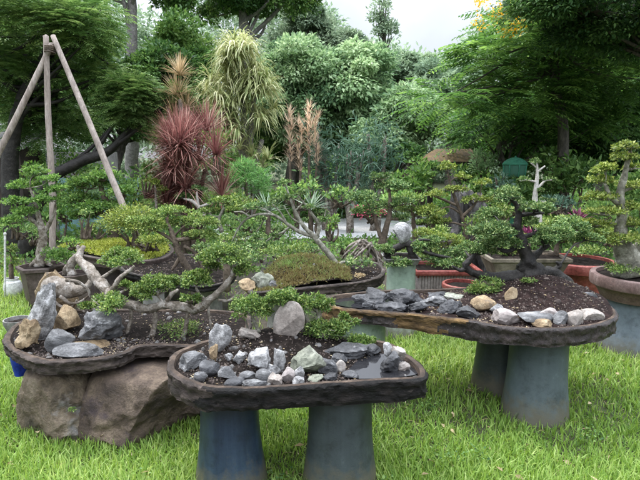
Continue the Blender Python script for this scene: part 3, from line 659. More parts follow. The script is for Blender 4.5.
for (px, py, w, h, t, lab, til) in [
    (487, 307, 24, 13, 'tan', 'brown loaf shaped stone in front of the low leafy clump', 0),
    (497, 311, 13, 9, 'white', 'blue white stone against the brown loaf shaped stone', .2),
    (510, 300, 11, 17, 'tan', 'tan upright stone at the left foot of the soil mound', .4),
    (508, 319, 25, 11, 'pink', 'buff flat stone at the left end of the edging row', .1),
    (539, 320, 36, 8, 'grey', 'longest flat grey stone of the edging row', 0),
    (550, 316, 19, 10, 'pink', 'pinkish stone behind the longest flat grey stone', 0),
    (545, 325, 18, 6, 'tan', 'thin tan stone on the very front rim of the right table', 0),
    (562, 320, 13, 12, 'grey', 'upright grey stone right of the longest flat stone', .3),
    (577, 320, 15, 12, 'slab', 'pale leaning stone second from the right end of the edging row', -.3),
    (593, 318, 23, 10, 'slab', 'pale broad stone at the right end of the edging row', 0),
    (590, 302, 15, 13, 'grey', 'grey stone at the far right of the soil mound', .4),
    (598, 311, 18, 6, 'grey', 'flat grey stone on the rounded right rim', 0)]:
    rock(lab, px, py, w, h, zs + .012, t, .7, til, group=G2, cuts=8, rough=.1)
zs = Z3 - .02
G3 = 'rocks on the left tray'
seedn[0] = 181
rock('tall craggy white rock standing at the left of the left tray', 37, 318, 25, 50, zs, 'white', .7, .3, sub=5, rough=.28, group=G3)
rock('brown rounded rock behind the tall craggy white rock', 41, 300, 34, 34, zs + .06, 'tan', .8, 0, cuts=6, group=G3, dy=.15)
rock('dark rough rock low at the left rim of the left tray', 26, 338, 20, 26, zs, 'tan', .8, 0, rough=.4, group=G3)
rock('tan block of stone right of the tall craggy white rock', 64, 322, 25, 20, zs + .02, 'tan', .8, .1, cuts=14, rough=.09, group=G3)
rock('jagged pale grey rock with a dark hollow on the left tray', 94, 332, 40, 28, zs, 'grey', .7, .1, sub=5, rough=.24, group=G3)
rock('smooth blue grey stone between the tan block and the front rim', 56, 343, 24, 20, zs, 'grey', .8, -.15, cuts=7, rough=.06, group=G3)
rock('flat slate shard along the front rim of the left tray', 77, 353, 42, 9, zs, 'grey', .5, 0, cuts=9, rough=.06, group=G3)
rock('thin brown shard of stone under the jagged pale grey rock', 88, 346, 32, 4, zs, 'tan', .5, 0, cuts=6, group=G3)

# boulders carrying the left tray
def boulder(label, x, y, w, d, h, tone, seed, rz=0, tilt=0):
    V, f = rock_arr((w, d, h * 1.25), seed, 6, 2, .13, rz, tilt, pw=2.9)
    V[:, :2] *= (1.06 - .24 * V[:, 2:] / (h * .6)); V = V + np.array([0, 0, h - h * 1.25 / 2])
    top = Z3 - .085
    V[:, 2] = np.where(V[:, 2] > top - .04, top - .04 + (V[:, 2] - top + .04) * .3, V[:, 2])
    mb = MB(); mb.add(V, f); o = mb.build('boulder', ROCK[tone], None, True, 38); o.location = (x, y, -.01)
    return tag(o, label, 'boulder', 'boulders under the left tray')
gL = G(40, 444); gM = G(128, 446)
boulder('tan brown boulder under the left end of the tray, pale lichen on its side', gL.x + .01, gL.y + .28, .44, .6, .45, 'boulder_t', 5, .2)
boulder('big dark brown boulder carrying the middle of the left tray', gM.x + .03, gM.y + .33, .72, .7, .47, 'boulder', 12, -.1)
boulder('low reddish boulder tucked behind the blue pedestal of the nearest table', G(190, 424).x + .0, G(190, 424).y + .16, .34, .4, .26, 'boulder', 21, .3)

# ------------------------------------------------------------------ bonsai
def bonsai(label, Y, trunks, pads, bark, leaf, lsize=.017, dens=1.0, seg=10, parent_z=None, group=None, name='bonsai_tree', cat='bonsai', auto=True, tone=0.0, amp=.2, asp=.52, twig=1.0, padk=1.06):
    """trunks: lists of (px, py, radius px[, dy]); pads: (px, py, w, h[, dy]) all at depth Y"""
    s = mpp(Y); B = ony(trunks[0][0][0], trunks[0][0][1], Y + (trunks[0][0][3] if len(trunks[0][0]) > 3 else 0))
    root = thing(name, label, cat, B, group)
    tm = MB(); allp = []
    for t in trunks:
        P = [np.array(ony(q[0], q[1], Y + (q[3] if len(q) > 3 else 0))) for q in t]; rr = [q[2] * s for q in t]
        V, f = tube(P, rr, seg, 6, amp, seed=random.randint(0, 999)); tm.add(V, f)
        Q = crom([np.append(p, r) for p, r in zip(P, rr)], 4); allp += list(Q)
    allp = np.array(allp); A3 = allp[:, :3]
    padobjs = []
    for q in pads:
        px, py, w, h = q[:4]; dy = q[4] if len(q) > 4 else random.uniform(-.5, .5) * w * s * .5
        c = np.array(ony(px, py, Y + dy)); rad = np.array([w * s / 2 * 1.12, w * s * .45, h * s / 2 * 1.2]) * padk
        area = rad[0] * rad[1] * 3.14 + rad[0] * rad[2] * 3
        n = int(np.clip(dens * 3.6 * area / (lsize * lsize * asp), 260, 5200))
        mb = MB(); pad_leaves(mb, c, rad * .9, n, lsize, blobs=int(np.clip(w / 2.6, 6, 20)), tone=tone, asp=asp)
        if auto:
            base = c - np.array([0, 0, rad[2] * .35])
            sc = np.linalg.norm(A3 - base, axis=1) + np.maximum(0, A3[:, 2] - base[2]) * 1.2
            k = int(np.argmin(sc)); a = A3[k]; r0 = min(allp[k, 3] * .6, 2.4 * s * twig)
            mid = (a + base) / 2 + rng.normal(0, .08, 3) * np.linalg.norm(base - a) + np.array([0, 0, .1 * np.linalg.norm(base - a)])
            V, f = tube([a, mid, base], [r0, r0 * .75, r0 * .5], 6, 4, .15); tm.add(V, f)
            for _ in range(int(4 + w / 6)):
                e = c + sph(1, -.1)[0] * rad * rng.uniform(.5, .85); mm = (base + e) / 2 + rng.normal(0, .1, 3) * rad
                V, f = tube([base, mm, e], [r0 * .45, r0 * .3, r0 * .12], 5, 3, .1, cap=False); tm.add(V, f)
        padobjs.append(mb)
    part(tm, 'trunk', BARK[bark], root)
    for mb in padobjs: part(mb, 'foliage_pad', LEAF[leaf], root)
    return root

# nearest table
bonsai('small multi pad bonsai on the nearest table, rightmost pad hanging over the pool', 2.62,
       [[(264, 350, 2.4), (262, 338, 2.0), (256, 326, 1.7), (252, 316, 1.3)], [(271, 354, 1.6), (266, 342, 1.5), (262, 336, 1.4)],
        [(306, 346, 4.2, .02), (309, 332, 3.6), (306, 318, 2.8), (296, 306, 2.0), (285, 303, 1.4)], [(308, 330, 2.8), (318, 318, 2.0), (317, 310, 1.4)],
        [(307, 338, 3.2), (322, 338, 2.6), (336, 341, 2.2), (349, 344, 1.7), (360, 348, 1.0)], [(322, 338, 1.8), (333, 332, 1.4), (345, 325, 1.0)],
        [(250, 340, 1.2), (248, 330, 1.1), (246, 320, .8)]],
       [(251, 309, 40, 27, 0), (281, 299, 38, 22, .02), (316, 307, 34, 22, .02), (326, 331, 38, 22, -.02), (345, 322, 26, 15, .03), (360, 347, 33, 22, -.03), (366, 352, 20, 12, -.05)],
       'grey', 'bonsai', .0138, 1.15, tone=-.06, padk=1.22)
# left tray raft
bonsai('raft style bonsai with a pale thick horizontal trunk across the left tray', 3.02,
       [[(84, 246, 2.2, .3), (79, 258, 4.2, .25), (90, 270, 5.4, .18), (101, 284, 5.8, .1), (112, 297, 5.6, .03), (130, 304, 4.8), (146, 309, 4.6), (165, 305, 4.2), (185, 308, 4.8), (198, 309, 4.8), (214, 296, 3.6), (230, 280, 2.8), (234, 268, 1.6)],
        [(155, 309, 2.6), (155, 322, 2.4), (152, 337, 2.8)], [(131, 305, 2.2), (131, 318, 1.8), (127, 333, 2.2)], [(188, 309, 2.6), (186, 325, 2.2), (182, 342, 2.6)],
        [(208, 303, 1.6), (209, 315, 1.3), (212, 330, 1.3)], [(107, 296, 3.0), (106, 312, 3.2), (105, 328, 4.0)],
        [(112, 290, 2.2), (120, 278, 2.2), (130, 270, 1.8), (134, 266, 1.0)], [(165, 303, 2.4), (172, 294, 2.2), (178, 290, 1.4)], [(205, 302, 2.2), (199, 294, 1.8), (196, 288, 1.2)],
        [(218, 300, 1.4), (230, 300, 1.3), (242, 290, 1.0)]],
       [(107, 305, 44, 21, -.05), (121, 260, 52, 22, .2), (157, 290, 46, 26, 0), (127, 287, 18, 10, .1), (196, 281, 34, 22, 0), (189, 300, 22, 10, -.05), (225, 258, 50, 22, .03), (246, 271, 26, 15, 0), (142, 295, 26, 16, .05), (88, 308, 22, 10, .1), (172, 284, 24, 14, .12), (212, 268, 26, 14, .1)],
       'pale', 'bonsai', .0162, 1.05, tone=-.02, padk=1.1, amp=.3, seg=14)
# big exposed root left
er = thing('exposed_root', 'bulbous pale exposed root with thin crawling roots at the back of the left tray', 'root', onz(52, 305, Z3))
mb = MB(); Yr = 3.3; sr = mpp(Yr)
V, f = tube([ony(43, 292, Yr), ony(50, 287, Yr), ony(60, 288, Yr), ony(74, 291, Yr), ony(86, 288, Yr), ony(92, 277, Yr + .05)], [4 * sr, 10 * sr, 10.5 * sr, 7 * sr, 4 * sr, 1.2 * sr], 14, 8, .12, seed=4); mb.add(V, f)
for pts in ([(50, 294), (56, 303), (66, 308), (74, 305), (77, 300)], [(60, 296), (70, 303), (80, 302), (88, 296)], [(84, 312), (88, 308), (96, 309)], [(66, 280), (78, 282), (88, 290), (90, 298)]):
    V, f = tube([np.array(ony(x, y, Yr - .06)) for x, y in pts], [2.0 * sr, 1.6 * sr, 1.4 * sr] + [1.0 * sr] * (len(pts) - 3), 7, 5, .15); mb.add(V, f)
part(mb, 'root_wood', BARK['pale'], er)
# right table black bonsai
bonsai('large bonsai with wet black trunk and spreading black roots on the right table', 3.45,
       [[(534, 296, 11.96), (531, 283, 11.04), (529, 268, 11.04), (526, 256, 6.80), (521, 243, 4.96), (517, 228, 4.16), (519, 214, 3.36), (515, 203, 2.72), (504, 197, 1.76)],
        [(528, 276, 8.28), (512, 278, 6.44), (494, 277, 4.60), (476, 274, 3.86), (466, 266, 3.31), (473, 256, 2.08), (481, 250, 1.44)], [(468, 268, 2.76), (460, 270, 1.84), (452, 266, 1.10)],
        [(536, 272, 8.28), (552, 274, 5.98), (566, 280, 4.42), (577, 293, 2.76)], [(540, 280, 6.44), (556, 288, 4.14), (566, 297, 2.30)], [(526, 284, 6.44), (515, 292, 4.14), (508, 300, 2.30)],
        [(519, 216, 2.40), (530, 214, 1.92), (544, 213, 1.28)], [(529, 262, 4.60), (541, 250, 2.88), (551, 244, 1.92), (560, 240, 1.20)], [(522, 244, 2.72), (508, 251, 2.24), (498, 249, 1.28)],
        [(522, 238, 2.40), (532, 234, 1.76), (540, 230, 1.04)], [(516, 228, 2.08), (506, 224, 1.60), (497, 228, 0.96)], [(546, 274, 2.94), (560, 266, 2.21), (556, 262, 1.29)]],
       [(506, 196, 36, 17), (536, 209, 36, 11), (530, 222, 28, 12), (556, 236, 42, 18), (492, 231, 48, 18), (503, 244, 44, 14), (481, 252, 38, 14), (571, 227, 40, 20, .25), (544, 241, 30, 12), (468, 250, 30, 14, .2), (490, 215, 34, 14, .2), (585, 238, 34, 14, .3)],
       'black', 'bonsai_d', .0165, 1.0, seg=22, amp=.42, tone=.02)
def clump(label, px, py, w, h, Y, leaf, lsize, name='shrub', cat='shrub', group=None, dens=1.0, zmin=-.2, asp=.5, tone=0.0, blobs=None, stems=True, depth=.45):
    s = mpp(Y); B = ony(px, py + h / 2, Y); c = np.array(ony(px, py, Y)); rad = np.array([w * s / 2, w * s * depth, h * s / 2])
    root = thing(name, label, cat, B, group); mb = MB()
    n = int(np.clip(dens * 2.4 * (rad[0] * rad[1] * 3.14 + rad[0] * rad[2] * 3) / (lsize * lsize * asp), 80, 9000))
    pad_leaves(mb, c, rad * .95, n, lsize, zmin, blobs or int(np.clip(w / 3, 6, 30)), tone=tone, asp=asp)
    part(mb, 'foliage', LEAF[leaf], root)
    if stems:
        st = MB()
        for k in range(7):
            e = c + sph(1, -.2)[0] * rad * .7; b0 = np.array(B) + np.array([rng.normal(0, .15) * rad[0], rng.normal(0, .15) * rad[1], 0])
            V, f = tube([b0, (b0 + e) / 2 + rng.normal(0, .12, 3) * rad, e], [1.2 * s + .003, .8 * s + .002, .002], 5, 4, .1); st.add(V, f)
        part(st, 'stem', BARK['brown'], root)
    return root
clump('low rounded leafy clump at the left foot of the soil mound on the right table', 485, 288, 44, 25, 3.35, 'bonsai', .017, stems=False)
clump('small weed patch on the right slope of the soil mound', 579, 299, 26, 14, 3.35, 'bonsai', .012, stems=False, dens=.5)
clump('tiny green sprigs behind the mound stones, below the black trunk', 528, 283, 24, 10, 3.25, 'bonsai', .013, stems=False, dens=.6)
clump('sprawling weeds under the raft trunk at the right of the left tray', 178, 330, 66, 18, 3.05, 'bonsai', .012, stems=False, dens=.25)
clump('small ferny weed between the white stones of the nearest table', 236, 369, 18, 10, 2.45, 'bonsai', .010, stems=False, dens=.6)
clump('tuft of green weeds on the boulder crack below the left tray', 72, 412, 10, 14, 2.62, 'bonsai', .010, stems=False, dens=.5)

# ------------------------------------------------------------------ pots, trays and plants of the middle ground
RED = rough_mat('red_glazed_pot', [(0.15, 0.035, 0.03), (0.25, 0.062, 0.052), (0.36, 0.125, 0.105)], 5, bump=0.25, bscale=40, rough=(0.3, 0.6))
BROWNPOT = rough_mat('brown_pot', [(0.045, 0.032, 0.03), (0.085, 0.062, 0.055), (0.15, 0.115, 0.105)], 6, bump=0.3, bscale=40, rough=(0.4, 0.75))
GREYPOT = rough_mat('grey_brown_pot', [(0.12, 0.105, 0.10), (0.20, 0.178, 0.165), (0.29, 0.265, 0.25)], 6, bump=0.3, bscale=40)
MAUVE = rough_mat('mauve_brown_pot', [(0.10, 0.06, 0.054), (0.17, 0.108, 0.098), (0.26, 0.19, 0.175)], 6, bump=0.4, bscale=50)
OLIVEPOT = rough_mat('olive_brown_planter', [(0.10, 0.085, 0.06), (0.20, 0.17, 0.13), (0.30, 0.265, 0.21)], 6, bump=0.3, bscale=40)
CONC = rough_mat('weathered_concrete', [(0.13, 0.13, 0.125), (0.21, 0.205, 0.195), (0.31, 0.30, 0.285)], 6, bump=0.4, bscale=40, stretch=(2, 2, 1))
RIBBED = rough_mat('ribbed_beige', [(0.14, 0.115, 0.105), (0.23, 0.20, 0.185), (0.33, 0.30, 0.28)], 6, bump=0.4, bscale=40)
WHITEP = rough_mat('white_ceramic', [(0.55, 0.55, 0.54), (0.72, 0.72, 0.71), (0.8, 0.8, 0.79)], 5, bump=0.1, bscale=40, rough=(0.2, 0.4))
COBALT = rough_mat('cobalt_glaze', [(0.01, 0.025, 0.22), (0.015, 0.04, 0.34), (0.03, 0.07, 0.45)], 5, bump=0.1, bscale=40, rough=(0.15, 0.35))
NAVY = rough_mat('navy_glaze', [(0.02, 0.03, 0.07), (0.03, 0.05, 0.13), (0.06, 0.08, 0.17)], 5, bump=0.1, bscale=40, rough=(0.2, 0.4))

def pot(label, px, pyrim, r_px, Y, prof, mat, name='plant_pot', cat='pot', sq=0, rot=0, sx=1, sy=1, soilz=-.03, soilmat=None, to_ground=False, group=None):
    """prof: (radius factor, height below the rim in px) from foot to rim"""
    s = mpp(Y); c = ony(px, pyrim, Y); r = r_px * s
    zr = c.z; foot = zr - prof[0][1] * s
    root = thing(name, label, cat, (c.x, c.y, foot), group)
    pr = [(0.0, foot)] + [(r * k, zr - d * s) for k, d in prof]
    t = .09 * r
    pr += [(r * prof[-1][0] - t, zr - .0), (r * prof[-1][0] - t * 1.05, zr - abs(soilz) * 1.4)]
    V, f = lathe(pr, 56, sx, sy, 0, (c.x, c.y), rot, sq); mb = MB(); mb.add(V, f)
    part(mb, 'body', mat, root, True, 30)
    k = 40; pr2 = [(r * prof[-1][0] - t * 1.02, zr + soilz), (r * .5, zr + soilz + .012), (r * .25, zr + soilz + .02), (0, zr + soilz + .022)]
    V, f = lathe(pr2, k if not sq else sq, sx, sy, 0, (c.x, c.y), rot); V[:, 2] += .01 * fbm(V, 14, 3, 3); mb = MB(); mb.add(V, f)
    part(mb, 'soil', soilmat or SOIL, root)
    return root, zr + soilz, c
# right pedestal and its pot
Yp = 3.98
root, zz, c = pot('wide shallow brown grey pot on a slate pedestal at the right edge', 641, 274, 47, Yp, [(.76, 25), (.82, 19), (.90, 13), (.92, 12.4), (.95, 12), (.985, 11.4), (1.0, 10), (1.0, 2), (.985, .4), (.965, 0)], MAUVE)
pd = thing('plant_stand', 'slate blue tapered stand carrying the pot at the right edge', 'plant stand', (c.x + .01, Yp, 0))
zpot = root.location.z
pedestal(pd, c.x + .01, Yp, .275, .235, zpot - .002, PED_R, name='column')
bonsai('layered bonsai with bright yellow green pads in the pot at the right edge', Yp,
       [[(632, 272, 17), (628, 258, 13), (622, 243, 8.5), (620, 228, 5.6), (622, 212, 4.8), (620, 196, 4.0), (624, 178, 3.0), (628, 160, 2.0), (631, 148, 1.0)],
        [(620, 270, 8), (614, 276, 3)], [(646, 268, 9), (655, 277, 4)], [(628, 256, 7), (638, 246, 4.6), (645, 238, 3.0)],
        [(621, 206, 3.0), (610, 196, 2.2), (605, 184, 1.6)]],
       [(628, 147, 26, 9), (624, 157, 30, 8), (606, 169, 32, 12), (632, 168, 18, 8), (600, 181, 32, 8), (634, 186, 36, 9), (601, 198, 36, 9), (632, 207, 30, 10), (602, 213, 40, 8), (634, 224, 24, 10), (596, 225, 36, 9), (625, 240, 44, 11), (605, 238, 30, 9)],
       'grey', 'bonsai_y', .022, .8, seg=12, tone=.03)
clump('short weeds around the foot of the layered bonsai at the right edge', 622, 270, 46, 9, Yp - .12, 'bonsai', .016, stems=False, dens=.5)
# brown rectangular planter behind black bonsai
def tray_pot(label, px, pyrim, w, d_m, h_px, Y, mat, taper=.82, rz=0.0, name='planter', cat='planter', lip=1.04, soilmat=None, group=None):
    s = mpp(Y); c = ony(px, pyrim, Y); W_ = w * s; h = h_px * s
    root = thing(name, label, cat, (c.x, c.y + d_m / 2, c.z - h), group)
    pr = [(0, 0), (taper, 0), (taper * 1.02, h * .06), (.97, h * .78), (1.0, h * .8), (lip, h * .84), (lip, h * .99), (lip - .02, h), (lip - .08, h), (lip - .09, h * .8)]
    q = math.sqrt(2); co, si = math.cos(rz), math.sin(rz)
    V, f = lathe([(r * q / 2, z) for r, z in pr], 4, W_, d_m, 0, (0, 0), math.pi / 4)
    V = np.stack([V[:, 0] * co - V[:, 1] * si, V[:, 0] * si + V[:, 1] * co, V[:, 2]], -1) + np.array(root.location)
    part(MB().add(V, f), 'body', mat, root, False)
    n = 14; g = np.linspace(-.47, .47, n); X, Yy = np.meshgrid(g * W_, g * d_m); X, Yy = X.ravel(), Yy.ravel()
    P = np.stack([X * co - Yy * si, X * si + Yy * co, np.full(n * n, h * .9)], -1); P[:, 2] += .015 * fbm(P, 12, 3, 1) + .02 * (1 - (2 * X / W_) ** 2) * (1 - (2 * Yy / d_m) ** 2)
    i, j = np.meshgrid(np.arange(n - 1), np.arange(n - 1), indexing='ij'); a = (i * n + j).ravel()
    part(MB().add(P + np.array(root.location), np.stack([a, a + 1, a + n + 1, a + n], -1)), 'soil', soilmat or SOIL, root)
    return root
tr = tray_pot('olive brown rectangular planter behind the black trunked bonsai', 532, 259, 80, .42, 22, 4.5, OLIVEPOT, .78)
def stand(label, x, y, r, ztop, mat, r2=None, group=None):
    t = thing('plant_stand', label, 'plant stand', (x, y, 0), group)
    pedestal(t, x, y, r, r2 or r * .85, ztop, mat, name='column'); return t
stand('grey stand under the olive brown rectangular planter', tr.location.x, tr.location.y, .24, tr.location.z - .003, CONC)
bonsai('bushy light green bonsai behind the black trunk in the olive planter', 4.72,
       [[(556, 256, 2.6), (557, 246, 2.4), (559, 236, 1.8), (562, 228, 1.2)], [(556, 254, 2.4), (530, 256, 2.2), (508, 254, 1.8), (503, 246, 1.6), (506, 238, 1.0)]],
       [(566, 226, 44, 18), (590, 230, 36, 16), (548, 228, 30, 14), (575, 240, 40, 12), (508, 252, 24, 9), (520, 240, 24, 12)], 'brown', 'bonsai', .024, .7, tone=.08)
# red basin
pot('wide red glazed basin behind the olive brown planter', 578, 259.5, 35, 5.35, [(.66, 38), (.72, 36), (.70, 30), (.74, 22), (.80, 13), (.84, 11), (1.0, 9.5), (1.02, 5), (1.0, .8), (.98, 0)], RED, soilz=-.03)
# red rimmed ribbed planter and red tub
rp = thing('planter', 'long ribbed beige planter with a thick red rim behind the right table', 'planter', ony(444, 290, 5.0))
mb = MB(); c = ony(448, 272, 5.0); q2 = math.sqrt(2) / 2
V, f = lathe([(.93, -.03), (1.0, -.03), (1.02, -.015), (1.02, .012), (1.0, .02), (.93, .02), (.90, .01), (.90, -.06)], 4, .33 / q2 * .707 * 1.414, .25 * 1.414, c.z, (c.x, c.y + .22), math.pi / 4); mb.add(V, f); part(mb, 'rim', RED, rp, False)
mb = MB()
for k in range(20):
    x = c.x - .27 + .54 * k / 19; V, f = tube([(x, c.y + .005, 0.0), (x, c.y + .005, c.z - .024)], [.016, .016], 8, 1, 0, cap=False); mb.add(V, f)
V, f = box((c.x, c.y + .22, (c.z - .027) / 2), (.56, .42, c.z - .027)); mb.add(V, f)
part(mb, 'ribbed_wall', RIBBED, rp)
V, f = box((c.x, c.y + .22, c.z - .02), (.56, .42, .012)); part(MB().add(V, f), 'soil', SOIL, rp, False)
rp.location.z = 0
for ch in rp.children: ch.data.transform(__import__('mathutils').Matrix.Translation((0, 0, ony(444, 290, 5.0).z)))
pot('low round red tub beside the ribbed planter', 462, 283, 20, 4.55, [(.7, 26), (.78, 14), (.82, 8), (.9, 6), (.92, 5), (1.0, 4.5), (1.02, 2.5), (1.0, .5), (.96, 0)], RED)
clump('low leafy plant growing in the ribbed planter with the red rim', 446, 262, 46, 14, 5.2, 'bonsai', .03, stems=False, dens=.7)
# pale green stand with small planter, white rock on a black rootstock
Yg = 4.2; cg = ony(404, 266, Yg)
stand('pale green glazed stand behind the middle of the right table', cg.x, Yg + .14, .150, cg.z, PALE_GLZ, .122)
tray_pot('small shallow grey planter on the pale green stand', 403, 259, 36, .28, 7, Yg, CONC, .85)
bonsai('spreading bonsai with a black arched branch on the pale green stand', Yg + .1,
       [[(384, 258, 1.8), (390, 252, 3.2), (398, 247, 3.6), (407, 243, 4.2), (411, 250, 4.0), (413, 260, 4.4)], [(411, 246, 2.4), (425, 252, 2.0), (440, 256, 1.6), (452, 258, 1.0)], [(410, 244, 2.0), (420, 240, 1.4), (430, 240, 1.0)]],
       [(396, 263, 26, 12, -.1), (420, 247, 36, 14), (442, 263, 40, 11), (432, 240, 26, 9, .1), (384, 250, 24, 9), (455, 255, 30, 11)], 'black', 'bonsai_d', .021, .9, tone=.06)
rock('egg shaped white rock standing on the black arched branch', 402, 233, 18, 17, 0, 'white', .8, .2, cuts=5, rough=.06, Y=Yg + .05)
# mound tray with slanting tree
Z4 = .50
O4 = outline([(250, 292), (254, 283), (270, 274), (300, 266), (340, 261), (372, 261), (384, 267), (382, 275), (365, 281), (340, 284), (300, 288), (268, 291)], Z4)
mt = thing('bonsai_tray', 'grey brown tray holding a dry mossy mound, behind the nearest table', 'tray', (O4[:, 0].mean(), O4[:, 1].mean(), Z4 - .08))
mb, I4 = slab(O4, Z4, .085, .03, .04, 51, .012); part(mb, 'basin', [SLAB_GR, RIM_DK], mt, True, 55)
c4 = onz(310, 276, Z4); h4 = height_fn(Z4 - .02, [(c4.x - .05, c4.y + .05, .40, .34, .19)], 13, .02)
part(soil(I4, h4, 500, .007, 41), 'soil', [SOIL, CRUMB, GRAVELM, LEAF['tan']], mt)
n = 15000; idx = rng.integers(0, len(I4), n); t = np.sqrt(rng.uniform(0, .96, n)); Q = I4.mean(0) + (I4[idx] - I4.mean(0)) * t[:, None]; Q = Q[Q[:, 0] < onz(348, 270, Z4).x]; n = len(Q)
P = np.column_stack([Q, h4(Q)]); D = unit(rng.normal(0, .7, (n, 3)) + np.array([0, 0, .8])); V, f = leaves(P, D, unit(rng.normal(size=(n, 3))), rng.uniform(.012, .045, n), .007, simple=True)
part(MB().add(V, f, 0, np.clip(rng.uniform(0, 1, n) * .6 + .55 * fbm(P, 5, 3, 4) + .25, 0, 1)), 'moss', LEAF['brownmoss'], mt)
stand('grey stand under the mossy mound tray, left of its pair', onz(285, 280, Z4).x, onz(285, 280, Z4).y, .17, Z4 - .083, CONC)
stand('navy glazed stand under the right end of the mossy mound tray', onz(352, 275, Z4).x, onz(352, 275, Z4).y + .02, .15, Z4 - .083, NAVY)
bonsai('slanting nearly bare grey tree on the mossy mound', 4.55,
       [[(338, 268, 3.44), (332, 258, 3.28), (322, 246, 2.79), (312, 235, 2.46), (302, 224, 1.97), (295, 211, 1.56), (290, 198, 1.15), (285, 184, 0.66)],
        [(316, 240, 2.13), (319, 226, 1.80), (312, 214, 1.39), (304, 203, 0.98), (298, 196, 0.57)], [(312, 236, 2.13), (300, 232, 1.97), (287, 224, 1.64), (276, 216, 1.48), (264, 214, 1.39), (250, 217, 1.31), (240, 226, 1.07), (232, 242, 0.82)],
        [(290, 226, 1.23), (283, 232, 0.98), (272, 237, 0.82), (262, 245, 0.57)], [(276, 216, 0.98), (262, 208, 0.74), (252, 206, 0.49)], [(302, 224, 0.98), (292, 218, 0.74), (284, 206, 0.49)],
        [(250, 217, 1.1), (242, 212, .8), (234, 212, .5)], [(264, 214, 1.1), (262, 224, .8), (256, 232, .5)], [(287, 224, 1.3), (280, 212, .9), (272, 204, .5)], [(319, 226, 1.3), (324, 218, .8), (326, 210, .5)], [(295, 211, 1.0), (302, 204, .7), (306, 198, .4)], [(337, 266, 2.46), (344, 262, 1.48), (352, 263, 0.82)], [(335, 267, 2.05), (328, 270, 1.15), (322, 272, 0.66)]],
       [(284, 184, 14, 8), (278, 200, 22, 7), (310, 208, 18, 7), (258, 220, 20, 8), (236, 218, 24, 9), (228, 246, 20, 9), (320, 220, 14, 7), (292, 197, 14, 7), (268, 206, 26, 7), (250, 208, 22, 8), (300, 194, 12, 7), (244, 236, 18, 9), (262, 246, 20, 9), (276, 236, 14, 7)],
       'grey', 'bonsai_d', .02, .45)
clump('glossy green plant at the right end of the mossy mound tray', 357, 264, 34, 20, 4.6, 'bonsai_d', .03, stems=False, dens=.6)
clump('dry orange tuft at the right rim of the mossy mound tray', 360, 277, 12, 10, 4.35, 'tan', .014, stems=False, dens=.7)
rock('pale rounded stone at the left end of the mossy mound tray', 262, 282, 24, 16, Z4 - .02, 'moss', .8, 0, cuts=5)
rock('small blue grey stone in front of the mossy mound', 274, 286, 12, 8, Z4 - .02, 'grey', .8, 0)
rock('little buff stone on the front rim of the mossy mound tray', 289, 285, 9, 6, Z4 - .02, 'pink', .8, 0)
rock('tan broken stone left of the mossy mound tray', 246, 287, 18, 12, Z4 - .03, 'tan', .8, 0)
# beige root tangle + tree with pads at (380, 220)
Yt = 5.3
rt2 = thing('root_tangle', 'tangle of beige twisted roots right of the slanting grey tree', 'roots', ony(364, 265, Yt)); mb = MB(); s = mpp(Yt)
for k in range(26):
    x0 = 364 + random.uniform(-6, 8); x1 = 364 + random.uniform(-24, 20)
    P = [ony(x0, 243 + random.uniform(-4, 4), Yt + random.uniform(-.08, .08)), ony((x0 + x1) / 2 + random.uniform(-5, 5), 248 + random.uniform(-4, 6), Yt + random.uniform(-.12, .1)), ony(x1, 262 + random.uniform(-6, 6), Yt + random.uniform(-.15, .1))]
    V, f = tube([np.array(p) for p in P], [1.3 * s, 1.1 * s, .7 * s], 6, 6, .2, seed=k); mb.add(V, f)
part(mb, 'root_wood', BARK['pale'], rt2)
bonsai('upright brown bonsai with forked trunk left of the white egg rock', Yt + .3,
       [[(377, 262, 5), (380, 248, 4.2), (385, 232, 3.4), (389, 216, 2.6), (390, 200, 1.8), (389, 188, 1.0)], [(382, 240, 2.4), (377, 226, 2.0), (373, 212, 1.5), (368, 204, .9)]],
       [(364, 197, 36, 12), (392, 188, 40, 14), (378, 206, 34, 9), (402, 203, 30, 10), (380, 178, 26, 10), (362, 212, 26, 8), (400, 218, 22, 8)], 'brown', 'bonsai_d', .026, .6)
# left middle: dark tray with small tree
Z5 = .44
O5 = outline([(120, 268), (128, 258), (150, 254), (190, 254), (222, 258), (236, 268), (230, 280), (205, 286), (185, 284), (160, 278), (135, 274)], Z5)
dt = thing('bonsai_tray', 'dark straight edged tray with bare soil behind the raft bonsai', 'tray', (O5[:, 0].mean(), O5[:, 1].mean(), Z5 - .06))
mb, I5 = slab(O5, Z5, .06, .03, .03, 61, .008); part(mb, 'basin', [SLAB_DK, RIM_DK], dt, True, 55)
h5 = height_fn(Z5 - .015, [(onz(185, 266, Z5).x, onz(185, 266, Z5).y, .4, .3, .05)], 17); part(soil(I5, h5, 700, .008, 43), 'soil', [SOIL, CRUMB, GRAVELM, LEAF['tan']], dt)
for (px, lab) in ((150, 'square concrete leg block under the left of the dark straight edged tray'), (206, 'square concrete leg block under the right of the dark straight edged tray')):
    g = onz(px, 277 if px < 180 else 281, Z5); t = thing('concrete_block', lab, 'block', (g.x, g.y + .14, 0)); V, f = box((g.x, g.y + .14, (Z5 - .063) / 2), (.2, .2, Z5 - .063), .1)
    part(MB().add(V, f), 'block_body', CONC, t, False)
